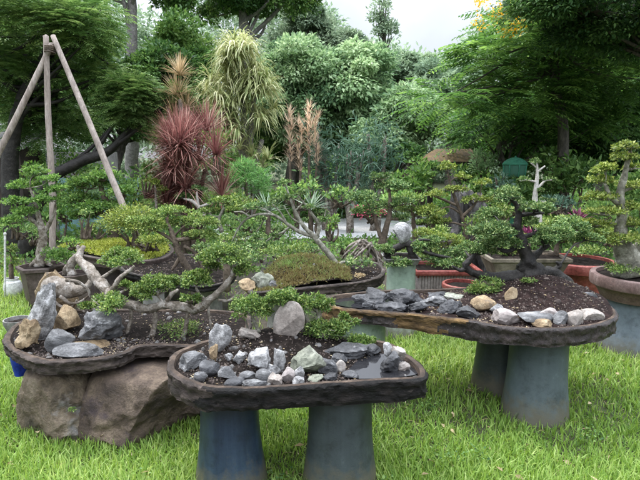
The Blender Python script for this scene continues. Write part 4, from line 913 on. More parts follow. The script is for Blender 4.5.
bonsai('small dark bonsai with twisted exposed roots on the dark tray', 4.85,
       [[(190, 272, 3.6), (184, 262, 3.4), (178, 250, 3.4), (174, 238, 3.0), (169, 226, 1.8), (166, 218, 1.0)], [(175, 242, 2.2), (166, 236, 1.8), (158, 232, 1.0)], [(176, 240, 2.4), (188, 239, 2.0), (198, 238, 1.1)],
        [(184, 246, 1.8), (194, 252, 1.6), (199, 262, 1.4), (203, 270, 1.0)], [(181, 256, 2.2), (176, 264, 1.8), (172, 270, 1.2)], [(174, 236, 1.4), (180, 230, 1.1), (184, 226, .8)]],
       [(174, 213, 44, 12), (182, 224, 36, 11), (152, 228, 30, 11), (201, 236, 34, 12), (206, 222, 30, 10), (142, 220, 28, 10)], 'brown', 'bonsai', .022, .75, tone=.04)
# left middle: big tray with yellow moss, juniper
Z6 = .50
O6 = outline([(55, 249), (62, 244), (80, 240), (120, 238), (160, 240), (172, 246), (172, 252), (160, 258), (130, 261), (100, 258), (72, 253)], Z6)
yt = thing('bonsai_tray', 'wide dark rimmed tray carpeted in yellow moss under the pole', 'tray', (O6[:, 0].mean(), O6[:, 1].mean(), Z6 - .09))
mb, I6 = slab(O6, Z6, .10, .04, .03, 71, .006); part(mb, 'basin', [BROWNPOT, RIM_DK], yt, True, 55)
h6 = height_fn(Z6 - .01, [(onz(115, 248, Z6).x, onz(115, 248, Z6).y, .6, .5, .06)], 19); part(soil(I6, h6, 200, .01, 45), 'soil', [SOIL, CRUMB, GRAVELM, LEAF['tan']], yt)
n = 9000; idx = rng.integers(0, len(I6), n); t = np.sqrt(rng.uniform(0, .97, n)); Q = I6.mean(0) + (I6[idx] - I6.mean(0)) * t[:, None]
P = np.column_stack([Q, h6(Q)]); D = unit(rng.normal(0, .7, (n, 3)) + np.array([0, 0, .8])); V, f = leaves(P, D, unit(rng.normal(size=(n, 3))), rng.uniform(.015, .04, n), .012, simple=True)
part(MB().add(V, f, 0, rng.uniform(0, 1, n)), 'moss', LEAF['moss'], yt)
stand('brown stand under the yellow moss tray', O6[:, 0].mean(), O6[:, 1].mean() + .05, .35, Z6 - .10, BROWNPOT)
clump('sprawling yellow green juniper filling the right of the yellow moss tray', 135, 226, 78, 46, 5.65, 'bonsai_y', .03, 'juniper', 'juniper', dens=.9, asp=.35, blobs=34)
clump('lower juniper mound at the rim of the yellow moss tray', 150, 243, 44, 16, 5.3, 'bonsai_y', .026, 'juniper', 'juniper', dens=.9, asp=.35, blobs=16)
bonsai('big light green bonsai with dark trunk behind the yellow moss tray', 6.7,
       [[(112, 248, 6), (113, 228, 5), (110, 210, 4), (104, 196, 3), (100, 184, 2)], [(112, 222, 3), (96, 208, 2.4), (84, 198, 1.6)], [(111, 214, 3), (122, 200, 2.2), (126, 190, 1.4)]],
       [(88, 186, 48, 16), (104, 178, 40, 14), (78, 200, 40, 14), (118, 192, 34, 14), (98, 208, 44, 14), (120, 208, 32, 12), (84, 216, 36, 10)], 'brown', 'light', .035, .7)
clump('young green leafy sprig rising in front of the yellow moss tray', 86, 222, 22, 34, 5.0, 'bonsai_d', .03, dens=.35, depth=.35)
clump('bright green seedling beside the yellow moss tray', 72, 243, 30, 12, 5.0, 'light', .03, dens=.5)
# hexagonal pot
Yh = 5.3
root, zz, c = pot('six sided dark brown pot with flared rim standing on the lawn at left', 41, 265, 22, Yh, [(.74, 38), (.76, 36), (.80, 30), (.92, 6), (.93, 4.5), (1.06, 4), (1.07, 1), (1.03, 0)], BROWNPOT, sq=6, rot=.25, soilz=-.03)
bonsai('tiered bonsai with pale trunk in the six sided pot', Yh,
       [[(40, 266, 6), (41, 252, 4.6), (43, 238, 4.2), (41, 226, 3.4), (38, 214, 2.4), (34, 200, 1.6), (30, 188, 1.0)], [(42, 236, 2.8), (48, 226, 2.2), (54, 214, 1.6), (56, 202, 1.0)], [(41, 228, 2.0), (30, 218, 1.6), (20, 212, 1.0)], [(36, 262, 3.4), (30, 266, 1.6)], [(46, 262, 3.2), (52, 266, 1.6)], [(43, 250, 1.6), (52, 252, 1.4), (60, 258, 1.0)]],
       [(34, 172, 30, 10), (22, 186, 34, 10), (48, 180, 26, 9), (16, 202, 30, 9), (46, 200, 34, 8), (26, 212, 34, 8), (58, 190, 26, 9), (61, 257, 38, 18, -.12), (12, 222, 26, 9)], 'pale', 'light', .026, .65, tone=-.05)
# jar, white rod, blue pot
root, zz, c = pot('small white jar standing on the grass at the left edge', 12, 278, 9, 5.6, [(.62, 20), (.9, 16), (1.0, 10), (.86, 4), (.66, 2.5), (.66, 1), (.72, 0)], WHITEP, name='jar', cat='jar')
bonsai('thin cut stem sprouting from the white jar', 5.6, [[(12, 280, 2.2), (11, 268, 2.0), (12, 258, 1.2)]], [(10, 250, 18, 9), (16, 262, 12, 8)], 'brown', 'bonsai', .025, .4, name='potted_stem', cat='plant')
rod = MB(); V, f = tube([ony(5, 297, 5.4), ony(5, 262, 5.4), ony(5, 234, 5.4)], [.011, .011, .011], 10, 3, 0); rod.add(V, f); V, f = tube([ony(5, 235, 5.4), ony(5, 233, 5.4)], [.015, .015], 10, 2, 0); rod.add(V, f)
solo(rod, 'white_rod', WHITEP, G(5, 301), 'slim white upright rod beside the white jar', 'rod')
pot('cobalt blue pot half hidden under the left end of the bark edged tray', 19, 351, 9, 3.1, [(.7, 26), (.85, 18), (1.0, 8), (1.0, 3), (1.06, 2), (1.06, 0)], COBALT)
pot('pale stone bowl just beyond the left end of the bark edged tray', 17, 319, 13, 4.1, [(.5, 60), (.5, 18), (.7, 14), (1.0, 4), (1.0, 0)], CONC, name='stone_bowl', cat='bowl')
pot('low brown pot with bare twisted stub behind the raft bonsai', 74, 273, 17, 4.3, [(.8, 40), (.85, 12), (1.0, 3), (1.02, 0)], BROWNPOT)
bonsai('bare pale twisted stub in the low brown pot', 4.3, [[(72, 276, 5), (70, 268, 4.6), (74, 260, 4.2), (80, 254, 3.2), (78, 246, 2.0)], [(74, 262, 3), (66, 268, 2.4), (64, 275, 1.8)]], [], 'pale', 'bonsai', name='twisted_stub', cat='stump')

# ------------------------------------------------------------------ rock pinnacle, roof, lantern, far ornaments
Yk = 6.6
V, f = rock_arr((.62, .5, 1.5), 77, 5, 14, .34); V[:, 0] *= 1.15 - .35 * (V[:, 2] / .75); c = ony(462, 262, Yk)
o = MB().add(V + np.array([0, 0, .66]), f).build('rock_pinnacle', ROCK['pinnacle'], None, True, 35); o.location = (c.x, Yk, 0); tag(o, 'tall grey craggy rock pinnacle behind the right table', 'rock')
V, f = rock_arr((.75, .5, .8), 78, 5, 12, .25); o = MB().add(V + np.array([0, 0, .32]), f).build('rock', ROCK['pinnacle'], None, True, 35); o.location = (ony(436, 250, Yk).x, Yk - .25, 0); tag(o, 'lower grey crag leaning on the left of the rock pinnacle', 'rock')
V, f = rock_arr((.5, .4, 1.05), 79, 5, 12, .25); o = MB().add(V + np.array([0, 0, .42]), f).build('rock', ROCK['pinnacle'], None, True, 35); o.location = (ony(484, 250, Yk).x, Yk - .05, 0); tag(o, 'narrow grey crag on the right of the rock pinnacle', 'rock')
bonsai('tiered yellow green bonsai climbing the front of the rock pinnacle', Yk - .4,
       [[(470, 258, 2.6), (467, 240, 2.4), (464, 222, 2.0), (458, 206, 1.8), (452, 190, 1.5), (448, 174, 1.1)], [(463, 216, 1.6), (474, 205, 1.3), (480, 194, .9)], [(458, 206, 1.5), (444, 200, 1.2), (434, 196, .8)]],
       [(448, 167, 22, 9), (462, 177, 16, 7), (455, 190, 26, 7), (436, 195, 24, 9), (482, 184, 20, 8), (430, 212, 30, 12), (470, 200, 24, 7), (486, 200, 22, 7), (440, 222, 24, 8)], 'brown', 'bonsai_y', .03, .55)
bonsai('low yellow green shrub bonsai in front of the rock pinnacle', 5.6, [[(452, 262, 2.2), (450, 250, 1.8), (446, 240, 1.2)]], [(446, 238, 34, 9), (462, 246, 30, 9), (430, 246, 30, 9), (422, 234, 24, 10)], 'brown', 'bonsai_y', .026, .6)
bonsai('young brown stemmed bonsai between the agave and the rock pinnacle', 6.2, [[(416, 256, 3), (415, 236, 2.6), (413, 216, 1.9), (412, 202, 1.1)], [(424, 256, 2.2), (428, 236, 2.0), (434, 222, 1.2)]], [(411, 200, 34, 10), (422, 212, 28, 9), (402, 210, 24, 8), (436, 222, 24, 9)], 'brown', 'bonsai', .028, .55)
ROOFM = rough_mat('tan_roof', [(0.06, 0.038, 0.02), (0.13, 0.08, 0.035), (0.22, 0.145, 0.06)], 5, bump=0.5, bscale=25, stretch=(8, 1, 1))
DARKW = rough_mat('dark_timber', [(0.02, 0.015, 0.012), (0.04, 0.03, 0.025), (0.07, 0.055, 0.045)], 6, bump=0.3, bscale=30)
pv = thing('garden_shelter', 'small shelter with a tan ochre roof half hidden behind the rock pinnacle', 'shelter', (ony(450, 160, 11).x, 11, 0))
x, y = pv.location.x, 11.0
V = np.array([[x - .62, y - .6, 1.42], [x + .55, y - .6, 1.42], [x + .55, y + .6, 1.42], [x - .62, y + .6, 1.42], [x - .3, y, 1.68], [x + .42, y, 1.68]])
part(MB().add(V, [np.array([[0, 1, 5, 4], [2, 3, 4, 5]]), np.array([[1, 2, 5], [3, 0, 4]])]), 'roof', ROOFM, pv, False)
V, f = box((x - .05, y, 1.39), (1.2, 1.24, .04)); part(MB().add(V, f), 'eave', DARKW, pv, False)
for sx in (-.5, .45):
    for sy in (-.5, .5):
        V, f = box((x + sx, y + sy, .685), (.1, .1, 1.37)); part(MB().add(V, f), 'post', DARKW, pv, False)
# green lantern
GREENG = leaf_mat('green_lantern_glass', (0.10, 0.26, 0.2), (0.16, 0.36, 0.28), (0.2, 0.45, 0.34), .6, .3)
GREENM = rough_mat('green_metal', [(0.03, 0.16, 0.10), (0.05, 0.24, 0.15), (0.08, 0.3, 0.2)], 8, bump=.1, bscale=40)
Yl = 9.0; c = ony(515, 166, Yl); s = mpp(Yl); ln = thing('garden_lantern', 'green domed garden lantern on a post between trees at right', 'lantern', (c.x, Yl, 0))
V, f = lathe([(.5 * s, 10 * s), (1.2 * s, 8.6 * s), (4 * s, 8 * s), (7.5 * s, 6.6 * s), (10.6 * s, 4.2 * s), (12.4 * s, 1.8 * s), (12.2 * s, 1.2 * s), (11.2 * s, 1.0 * s)], 24, 1, 1, c.z, (c.x, Yl)); part(MB().add(V, f), 'dome', GREENM, ln)
V, f = lathe([(11.4 * s, 1.2 * s), (11.0 * s, -6 * s), (10.2 * s, -10 * s), (0, -10.4 * s)], 24, 1, 1, c.z, (c.x, Yl)); part(MB().add(V, f), 'glass', GREENG, ln)
glass = [ch for ch in ln.children if ch.name.startswith('glass')][0]
for k in range(8):
    mb = MB(); a = k * math.pi / 4; V, f = tube([(c.x + 11.6 * s * math.cos(a), Yl + 11.6 * s * math.sin(a), c.z + 1.5 * s), (c.x + 10.6 * s * math.cos(a), Yl + 10.6 * s * math.sin(a), c.z - 10 * s)], [.7 * s] * 2, 6, 2, 0); mb.add(V, f); part(mb, 'frame_rib', GREENM, glass)
V, f = tube([(c.x, Yl, c.z - 10 * s), (c.x, Yl, 0)], [.03, .035], 10, 3, 0); part(MB().add(V, f), 'post', GREENM, ln)
# bare white deadwood bonsai
bonsai('bare bleached bonsai with tiny leaf tufts behind the black trunked bonsai', 5.7,
       [[(540, 232, 4.2), (537, 214, 3.6), (535, 198, 2.6), (537, 180, 1.8), (537, 164, 1.0)], [(536, 190, 1.3), (545, 181, 1.0), (552, 180, .6)], [(536, 182, 1.2), (527, 180, .9), (520, 181, .5)], [(537, 172, 1.0), (545, 166, .7)], [(535, 202, 1.5), (525, 204, 1.0)], [(535, 206, 1.5), (546, 202, 1.0)], [(537, 168, .9), (531, 163, .6)]],
       [(536, 162, 16, 5), (550, 180, 14, 4), (522, 180, 16, 4), (546, 201, 20, 5), (524, 204, 18, 5), (540, 190, 12, 4)], 'dead', 'bonsai_d', .022, .5)

# rosettes
def rosette(mb, c, n, L, W, el=(.1, 1.4), droop=.4, seg=4, tone=0.0, mi=0):
    az = rng.uniform(0, 2 * np.pi, n); e = rng.uniform(el[0], el[1], n)
    D = np.stack([np.cos(az) * np.cos(e), np.sin(az) * np.cos(e), np.sin(e)], -1)
    V, f = straps(np.tile(np.asarray(c, float), (n, 1)) + D * L * .04, D, L * rng.uniform(.75, 1.1, n), W, droop * rng.uniform(.6, 1.4, n), seg)
    mb.add(V, f, mi, np.tile(np.clip(rng.beta(2, 2, n) + tone, 0, 1), seg))
def agave(label, px, py, r_px, Y, n=34, leaf='agave', droop=.15, W=.022, group=None, name='agave', el=(.05, 1.4)):
    s = mpp(Y); c = ony(px, py, Y); root = thing(name, label, name.replace('_', ' '), c, group); mb = MB(); rosette(mb, c, n, r_px * s, W, el, droop)
    part(mb, 'leaves', LEAF[leaf], root)
    V, f = tube([c, (c.x, c.y, max(0, c.z - .35))], [.03, .035], 8, 3, .1); part(MB().add(V, f), 'stem', BARK['brown'], root)
    return root
agave('pale striped agave right of the upright brown bonsai', 403, 224, 26, 7.2, 44, W=.035)
agave('blue grey yucca left of the slanting bare tree', 268, 212, 22, 6.6, 40, W=.028)
agave('blue grey yucca behind the top of the slanting bare tree', 311, 208, 22, 7.4, 40, W=.03)
agave('dark purple bromeliad left of the layered bonsai', 578, 222, 16, 5.6, 30, 'purple', .4, .032, name='bromeliad', el=(.3, 1.4))
agave('second purple bromeliad behind the black trunked bonsai', 528, 236, 13, 5.0, 24, 'purple', .4, .028, name='bromeliad', el=(.3, 1.4))
agave('bright green broad leaved plant beside the raft bonsai', 226, 252, 16, 4.5, 9, 'feathery', .5, .035, name='leafy_plant', el=(.3, 1.3))
# pink flowers
fl = clump('pink flowering bush beyond the pale path', 372, 212, 44, 24, 9.5, 'broad', .06, 'flower_bush', 'flower bush', dens=.7)
mb = MB(); n = 230; k = rng.integers(0, 7, n); bc = np.array([ony(x, y, 9.3) for x, y in ((360, 214), (366, 210), (372, 212), (378, 208), (382, 212), (388, 206), (357, 209))])
P = bc[k] + rng.normal(0, .05, (n, 3)); V, f = leaves(P, sph(n), sph(n), .035, .03); part(MB().add(V, f, 0, rng.uniform(0, 1, 2 * n)), 'blossom', LEAF['pink'], fl)
# topiary balls
for (px, py, r, Y, lab) in ((375, 165, 7.5, 11, 'larger clipped green topiary ball on a stem'), (389, 165, 5, 11, 'smaller clipped topiary ball right of the larger one')):
    s = mpp(Y); c = np.array(ony(px, py, Y)); t = thing('topiary', lab, 'topiary', (c[0], Y, 0), 'topiary balls'); mb = MB(); n = 1500; d = sph(n)
    V, f = leaves(c + d * r * s * rng.uniform(.82, 1, (n, 1)), unit(d * .6 + rng.normal(0, .6, (n, 3))), d, .05, .03); mb.add(V, f, 0, rng.beta(2, 2, 2 * n)); part(mb, 'crown', LEAF['light'], t)
    V, f = tube([(c[0], Y, 0), (c[0], Y, c[2])], [.03, .025], 8, 3, .1); part(MB().add(V, f), 'trunk', BARK['brown'], t)

# ------------------------------------------------------------------ trees
def fronds(mb, P, D, L, n_leaf=11, wid=.28, tone=0.0, droop=.35):
    """feather leaves: P base, D direction; each frond is a drooping row of paired leaflets"""
    n = len(P); D = unit(D); Z = np.array([0, 0, 1.0]); Sd = unit(np.cross(D, Z) + 1e-6); U = np.cross(Sd, D)
    r = np.clip(rng.beta(2, 2.4, n) + tone, 0, 1)
    for k in range(n_leaf):
        t = (k + .5) / n_leaf; Q = P + D * (L * t)[:, None] - Z * (droop * L * t * t)[:, None]
        ll = L * wid * math.sin(math.pi * (.12 + .8 * t)) * rng.uniform(.85, 1.15, n)
        for sg in (-1, 1):
            dd = unit(Sd * sg + D * .45 - Z * .25 + rng.normal(0, .12, (n, 3)))
            V, f = leaves(Q, dd, U, ll, np.maximum(L / n_leaf * .62, .01), 0, True, .1); mb.add(V, f, 0, np.clip(r + rng.normal(0, .08, n), 0, 1))
def tree(label, base, crowns, leaf, n, lsize, trunk_r, bark='bigtrunk', style='broad', lean=0.0, asp=.48, cat='tree', name='tree', group=None, clump_r=.42, kcl=None, limbs=9, tone=0.0, trunk=None, droop=0.0, fuzz=.08):
    """crowns: list of (x, y, z, rx, ry, rz) world ellipsoids"""
    base = np.asarray(base, float); root = thing(name, label, cat, base, group)
    tm = MB(); top = np.array(crowns[0][:3])
    if trunk is None:
        trunk = [base, base * .62 + top * .38 + np.array([lean, rng.normal(0, .1), 0]), base * .25 + top * .75 + rng.normal(0, .12, 3), top]
    k = len(trunk); V, f = tube(trunk, [trunk_r * (1.15 - .8 * i / (k - 1)) for i in range(k)], 12, 8, .14, seed=int(abs(base[0]) * 100) % 991); tm.add(V, f)
    TP = crom(trunk, 8)
    vol = np.array([c[3] * c[4] + c[3] * c[5] for c in crowns]); share = vol / vol.sum(); mb = MB()
    for c, sh in zip(crowns, share):
        cc = np.array(c[:3]); rad = np.array(c[3:]); m = int(n * sh)
        K = kcl or int(np.clip(16 + 18 * rad[0], 14, 60))
        cd = sph(K, -.75); cl = cc + cd * rad * np.cbrt(rng.uniform(.15, 1.0, (K, 1)))
        for j in range(min(limbs, K)):
            a = TP[rng.integers(len(TP) // 2, len(TP))]; e = cl[j]; mid = (a + e) / 2 + rng.normal(0, .12, 3) * rad + np.array([0, 0, -.05])
            V, f = tube([a, mid, e], [trunk_r * .32, trunk_r * .2, trunk_r * .07], 6, 5, .12, cap=False); tm.add(V, f)
        kk = rng.integers(0, K, m); cr = clump_r * rng.uniform(.6, 1.3, K) * min(1.0, .35 + rad.mean() * .5)
        ctone = rng.normal(0, .17, K)
        d = sph(m, -.6); P = cl[kk] + d * cr[kk][:, None] * np.array([1.15, 1.15, .8]) * (rng.uniform(.45, 1.05, (m, 1)) + fuzz * np.abs(rng.normal(0, .6, (m, 1))))
        out = unit(cl - cc)[kk]
        if style == 'frond':
            dd = unit(d * np.array([1, 1, .35]) + out * np.array([.8, .8, .2])); L = lsize * rng.uniform(.7, 1.2, m); fronds(mb, P, dd, L, 9, .30, tone, .3)
        elif style == 'needle':
            dd = unit(d + out * .5 + rng.normal(0, .35, (m, 3)) + np.array([0, 0, -droop])); L = lsize * rng.uniform(.6, 1.2, m); V, f = leaves(P, dd, unit(rng.normal(size=(m, 3))), L, L * .13, 0, True, .15)
            mb.add(V, f, 0, np.clip(rng.beta(2, 2.2, m) + ctone[kk] + tone, 0, 1))
        else:
            dd = unit(d * .7 + out * .4 + rng.normal(0, .5, (m, 3)) + np.array([0, 0, -droop])); nn = unit(d + np.array([0, 0, 1.0]) + rng.normal(0, .45, (m, 3))); L = lsize * rng.uniform(.65, 1.25, m)
            V, f = leaves(P, dd, nn, L, L * asp, .2, True, .2); mb.add(V, f, 0, np.clip(rng.beta(2, 2.3, m) + ctone[kk] + tone, 0, 1))
    part(tm, 'trunk', BARK[bark], root); part(mb, 'crown', LEAF[leaf], root)
    return root
def cr(px, py, w, h, Y, dy=0, depth=.45):
    s = mpp(Y + dy); c = ony(px, py, Y + dy); return (c.x, c.y, c.z, w * s / 2, w * s * depth, h * s / 2)
def base(px, Y): return (ony(px, 200, Y).x, Y, 0)
TREES = [
 # label, base px, Y, crowns(px,py,w,h[,dy]), leaf, n, lsize, trunk_r, kwargs
 ('big shaggy dark tree filling the upper left corner behind the poles', 30, 12, [(10, 40, 130, 130), (66, 30, 90, 90), (60, 100, 110, 60)], 'broad', 15000, .20, .18, dict(tone=-.12)),
 ('dark green tree behind the leaning pole and red cordyline', 118, 13, [(112, 116, 76, 60), (158, 84, 60, 60)], 'dark', 12000, .2, .15, dict(tone=.3)),
 ('round mid green tree between the pine and the pandanus', 178, 15, [(182, 66, 60, 84), (190, 120, 70, 70)], 'broad', 13000, .2, .14, dict(tone=.1)),
 ('tall tree with bare pale grey trunk above the pandanus', 252, 17, [(246, -54, 130, 80), (205, -10, 100, 56), (284, -4, 66, 44)], 'broad', 14000, .22, .24, dict(bark='palegrey', tone=-.1)),
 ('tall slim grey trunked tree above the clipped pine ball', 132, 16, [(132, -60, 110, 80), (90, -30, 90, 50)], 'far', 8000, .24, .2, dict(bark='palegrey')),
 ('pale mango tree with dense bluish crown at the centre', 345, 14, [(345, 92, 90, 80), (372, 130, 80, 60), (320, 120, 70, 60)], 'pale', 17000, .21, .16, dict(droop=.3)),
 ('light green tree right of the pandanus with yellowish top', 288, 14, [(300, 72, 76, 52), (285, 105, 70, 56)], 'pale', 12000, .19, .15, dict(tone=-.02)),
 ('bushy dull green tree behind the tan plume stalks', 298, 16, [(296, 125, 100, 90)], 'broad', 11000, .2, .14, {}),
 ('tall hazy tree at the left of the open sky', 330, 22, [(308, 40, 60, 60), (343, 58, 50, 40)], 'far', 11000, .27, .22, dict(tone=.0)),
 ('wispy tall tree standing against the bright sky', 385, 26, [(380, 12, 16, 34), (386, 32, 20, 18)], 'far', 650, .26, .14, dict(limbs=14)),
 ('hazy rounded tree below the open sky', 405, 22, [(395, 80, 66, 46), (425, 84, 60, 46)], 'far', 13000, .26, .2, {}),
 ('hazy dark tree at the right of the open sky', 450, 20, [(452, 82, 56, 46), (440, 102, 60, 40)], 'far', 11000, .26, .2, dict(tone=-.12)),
 ('small pale mango tree left of the tan roofed shelter', 395, 12.5, [(392, 140, 64, 40), (412, 118, 60, 44)], 'pale', 10000, .18, .12, dict(droop=.3)),
 ('deep green tree behind the green lantern', 520, 13, [(505, 130, 90, 80), (550, 145, 80, 70)], 'dark', 13000, .2, .15, dict(tone=.15)),
 ('dense dark tree at the right edge behind the layered bonsai', 620, 12, [(610, 130, 110, 90), (590, 80, 100, 70)], 'dark', 14000, .2, .16, dict(tone=.12)),
 ('sunlit light green tree glimpsed under the dark canopy at right', 600, 16, [(596, 90, 90, 60), (560, 70, 70, 60)], 'light', 9000, .22, .15, dict(tone=-.15)),
]
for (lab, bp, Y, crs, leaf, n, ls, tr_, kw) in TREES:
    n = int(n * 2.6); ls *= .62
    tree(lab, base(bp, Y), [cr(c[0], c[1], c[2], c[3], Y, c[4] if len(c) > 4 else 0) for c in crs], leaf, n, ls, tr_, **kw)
# feathery flame tree at right, dark horizontal tiers
Yf = 9.0
tb = base(566, Yf)
flame = tree('feathery flame tree with layered fern like branches at upper right', tb,
     [cr(580, 22, 130, 50, Yf), cr(490, 66, 56, 26, Yf, -.3), cr(448, 102, 44, 16, Yf, -.8), cr(515, 104, 80, 40, Yf), cr(610, 75, 100, 50, Yf, .2), cr(530, 42, 70, 34, Yf, -.6)], 'feather', 2000, .52, .09, 'bigtrunk', 'frond',
     trunk=[np.array(tb), np.array(ony(563, 130, Yf)), np.array(ony(556, 90, Yf)), np.array(ony(552, 55, Yf)), np.array(ony(566, 15, Yf))], kcl=22, clump_r=.55, limbs=4)
LEAF['yellow'] = leaf_mat('yellow_petal', (0.55, 0.32, 0.03), (0.70, 0.45, 0.05), (0.82, 0.6, 0.12), .3, .5)
mb = MB(); n = 420; k = rng.integers(0, 14, n); bc = np.array([ony(random.uniform(478, 525), random.uniform(0, 34), Yf - .9) for _ in range(14)]); V, f = leaves(bc[k] + rng.normal(0, .06, (n, 3)), sph(n), sph(n), .05, .03, simple=True); part(mb.add(V, f, 0, rng.uniform(0, 1, n)), 'blossom', LEAF['yellow'], flame)
tb = base(530, 10.5)
tree('second feathery tree behind the flame tree, darker and lower', tb, [cr(500, 128, 70, 34, 10.5), cr(560, 120, 90, 40, 10.5), cr(610, 110, 80, 40, 10.5)], 'feather', 900, .6, .08, 'bigtrunk', 'frond', kcl=20, clump_r=.5, tone=-.15)
Yo = 7.0
tb = base(700, Yo)
tree('dark overhanging tree whose branches cross the top right corner', tb, [cr(600, 4, 150, 40, Yo), cr(550, 0, 70, 30, Yo), cr(650, 30, 90, 50, Yo), cr(600, 30, 90, 40, Yo, .3)], 'dark', 42000, .06, .10, 'bigtrunk', tone=.0,
     trunk=[np.array(tb), np.array(ony(690, 150, Yo)), np.array(ony(680, 70, Yo)), np.array(ony(630, 20, Yo)), np.array(ony(540, 0, Yo))], limbs=5)
# dark pine at left
Yn = 8.2
tb = base(12, Yn)
tree('dark shaggy pine with a curving black trunk propped by the poles', tb,
     [cr(30, 22, 120, 44, Yn), cr(72, 30, 56, 40, Yn, -.3), cr(5, 72, 50, 44, Yn), cr(78, 80, 40, 34, Yn, .2), cr(108, 76, 30, 22, Yn, .3), cr(96, 18, 36, 24, Yn), cr(50, 138, 44, 20, Yn, .6), cr(28, 112, 56, 50, Yn, .5), cr(70, 120, 50, 36, Yn, .7), cr(25, 60, 70, 40, Yn, .6)], 'needle', 4600, .30, .14, 'black', 'frond', tone=.10, kcl=30, fuzz=.15,
     trunk=[np.array(tb), np.array(ony(11, 200, Yn)), np.array(ony(11, 150, Yn)), np.array(ony(22, 100, Yn)), np.array(ony(46, 55, Yn)), np.array(ony(58, 15, Yn))], clump_r=.36, limbs=3)
tb = base(20, Yn - .3)
tree('low curving limb of pine ending in a dense dark ball of needles', tb,
     [cr(128, 103, 44, 48, Yn - .3), cr(176, 98, 16, 20, Yn - .3)], 'needle', 2800, .19, .12, 'black', 'frond', 
     trunk=[np.array(tb), np.array(ony(30, 228, Yn - .3)), np.array(ony(46, 184, Yn - .3)), np.array(ony(78, 163, Yn - .3)), np.array(ony(110, 150, Yn - .3)), np.array(ony(136, 122, Yn - .3))], clump_r=.24, tone=.14, kcl=34, limbs=2, fuzz=.15)
# poles
for (a, b_, lab, r) in (((-12, 172), (52, 44), 'leftmost weathered pole of the tripod, slanting down to the left edge', 3.3), ((51, 262), (46, 36), 'middle upright weathered pole of the tripod', 3.2), ((128, 212), (53, 36), 'rightmost weathered pole of the tripod, slanting down to the juniper', 3.2)):
    Y = 6.2; A = np.array(ony(a[0], a[1], Y - .35 if a[0] > 100 else Y)); B = np.array(ony(b_[0], b_[1], Y + .25)); d = A - B; A = B + d * (B[2] / -d[2]) if d[2] < 0 else A
    s = mpp(Y); mb = MB(); V, f = tube([A, A * .66 + B * .34 + rng.normal(0, .015, 3), A * .33 + B * .67 + rng.normal(0, .015, 3), B], [r * s, r * .98 * s, r * .9 * s, r * .8 * s], 12, 8, .05); mb.add(V, f)
    solo(mb, 'wooden_pole', BARK['pole'], A, lab, 'pole', 'tripod of poles propping the pine')
ls_ = MB()
for k in range(5):
    q = ony(50, 46 + k * 1.6, 6.42); V, f = tube([np.array(q) + .055 * np.array([math.cos(a), math.sin(a) * 1.2, .12 * math.sin(a + k)]) for a in np.linspace(0, 6.28, 13)], [.008] * 13, 6, 2, .05, cap=False); ls_.add(V, f)
solo(ls_, 'rope_lashing', BARK['brown'], ony(50, 50, 6.42), 'dark rope lashing where the three poles of the tripod meet', 'rope')
# red cordyline
Yc = 7.5; cd_ = thing('cordyline', 'spiky dark red cordyline with tan upper tufts left of the pandanus', 'cordyline', base(188, Yc)); s = mpp(Yc)
rc = random.Random(4)
for k in range(26):
    t = k / 25; py = 206 - 74 * t; half = 50 * (1 - .6 * t) * (.75 + .25 * math.sin(k * 2.3)); px = 186 + 6 * t + rc.uniform(-half, half)
    mb = MB(); rosette(mb, ony(px, py, Yc + rc.uniform(-.35, .3)), 140, rc.uniform(30, 42) * s, .015, (-.3, 1.5), rc.uniform(.2, .6), 4, rc.uniform(-.18, .18)); part(mb, 'leaf_rosette', LEAF['red'], cd_)
for (px, py, r, n) in ((178, 98, 28, 80), (180, 76, 24, 70), (174, 118, 28, 80), (186, 110, 26, 60), (166, 140, 28, 60)):
    mb = MB(); rosette(mb, ony(px, py, Yc + .3), int(n * 1.5), r * s, .014, (.2, 1.5), .5, 4, 0); part(mb, 'leaf_rosette', LEAF['tan'], cd_)
for (px, py) in ((178, 178), (205, 170), (190, 148), (180, 100)):
    q = ony(px, py, Yc + .1); V, f = tube([(q.x + .05, Yc, 0), ((q.x + cd_.location.x) / 2, Yc, q.z * .5), q], [.05, .04, .03], 8, 5, .1); part(MB().add(V, f), 'stem', BARK['brown'], cd_)
# tan plumes
LEAF['plume'] = leaf_mat('plume_blade', (0.36, 0.26, 0.17), (0.58, 0.45, 0.32), (0.80, 0.69, 0.53), .45, .6)
for (bp, tops, lab) in ((297, ((290, 128), (300, 138)), 'left group of tan dried plume stalks'), (310, ((309, 122), (316, 132)), 'right group of tan dried plume stalks')):
    Y = 10.5; s = mpp(Y); t = thing('plume_plant', lab, 'plant', base(bp, Y), 'tan plume stalks at the centre')
    for (px, py) in tops:
        mb = MB()
        for k in range(13): rosette(mb, ony(px + random.uniform(-2, 2), py + k * 4 - 14, Y), 17, 12 * s, .009, (.5, 1.5), .5, 4, 0)
        part(mb, 'plume', LEAF['plume'], t); q = ony(px, py + 10, Y); V, f = tube([(t.location.x, Y, 0), (q.x, Y, q.z * .6), q], [.04, .03, .02], 8, 4, .1); part(MB().add(V, f), 'stem', BARK['brown'], t)
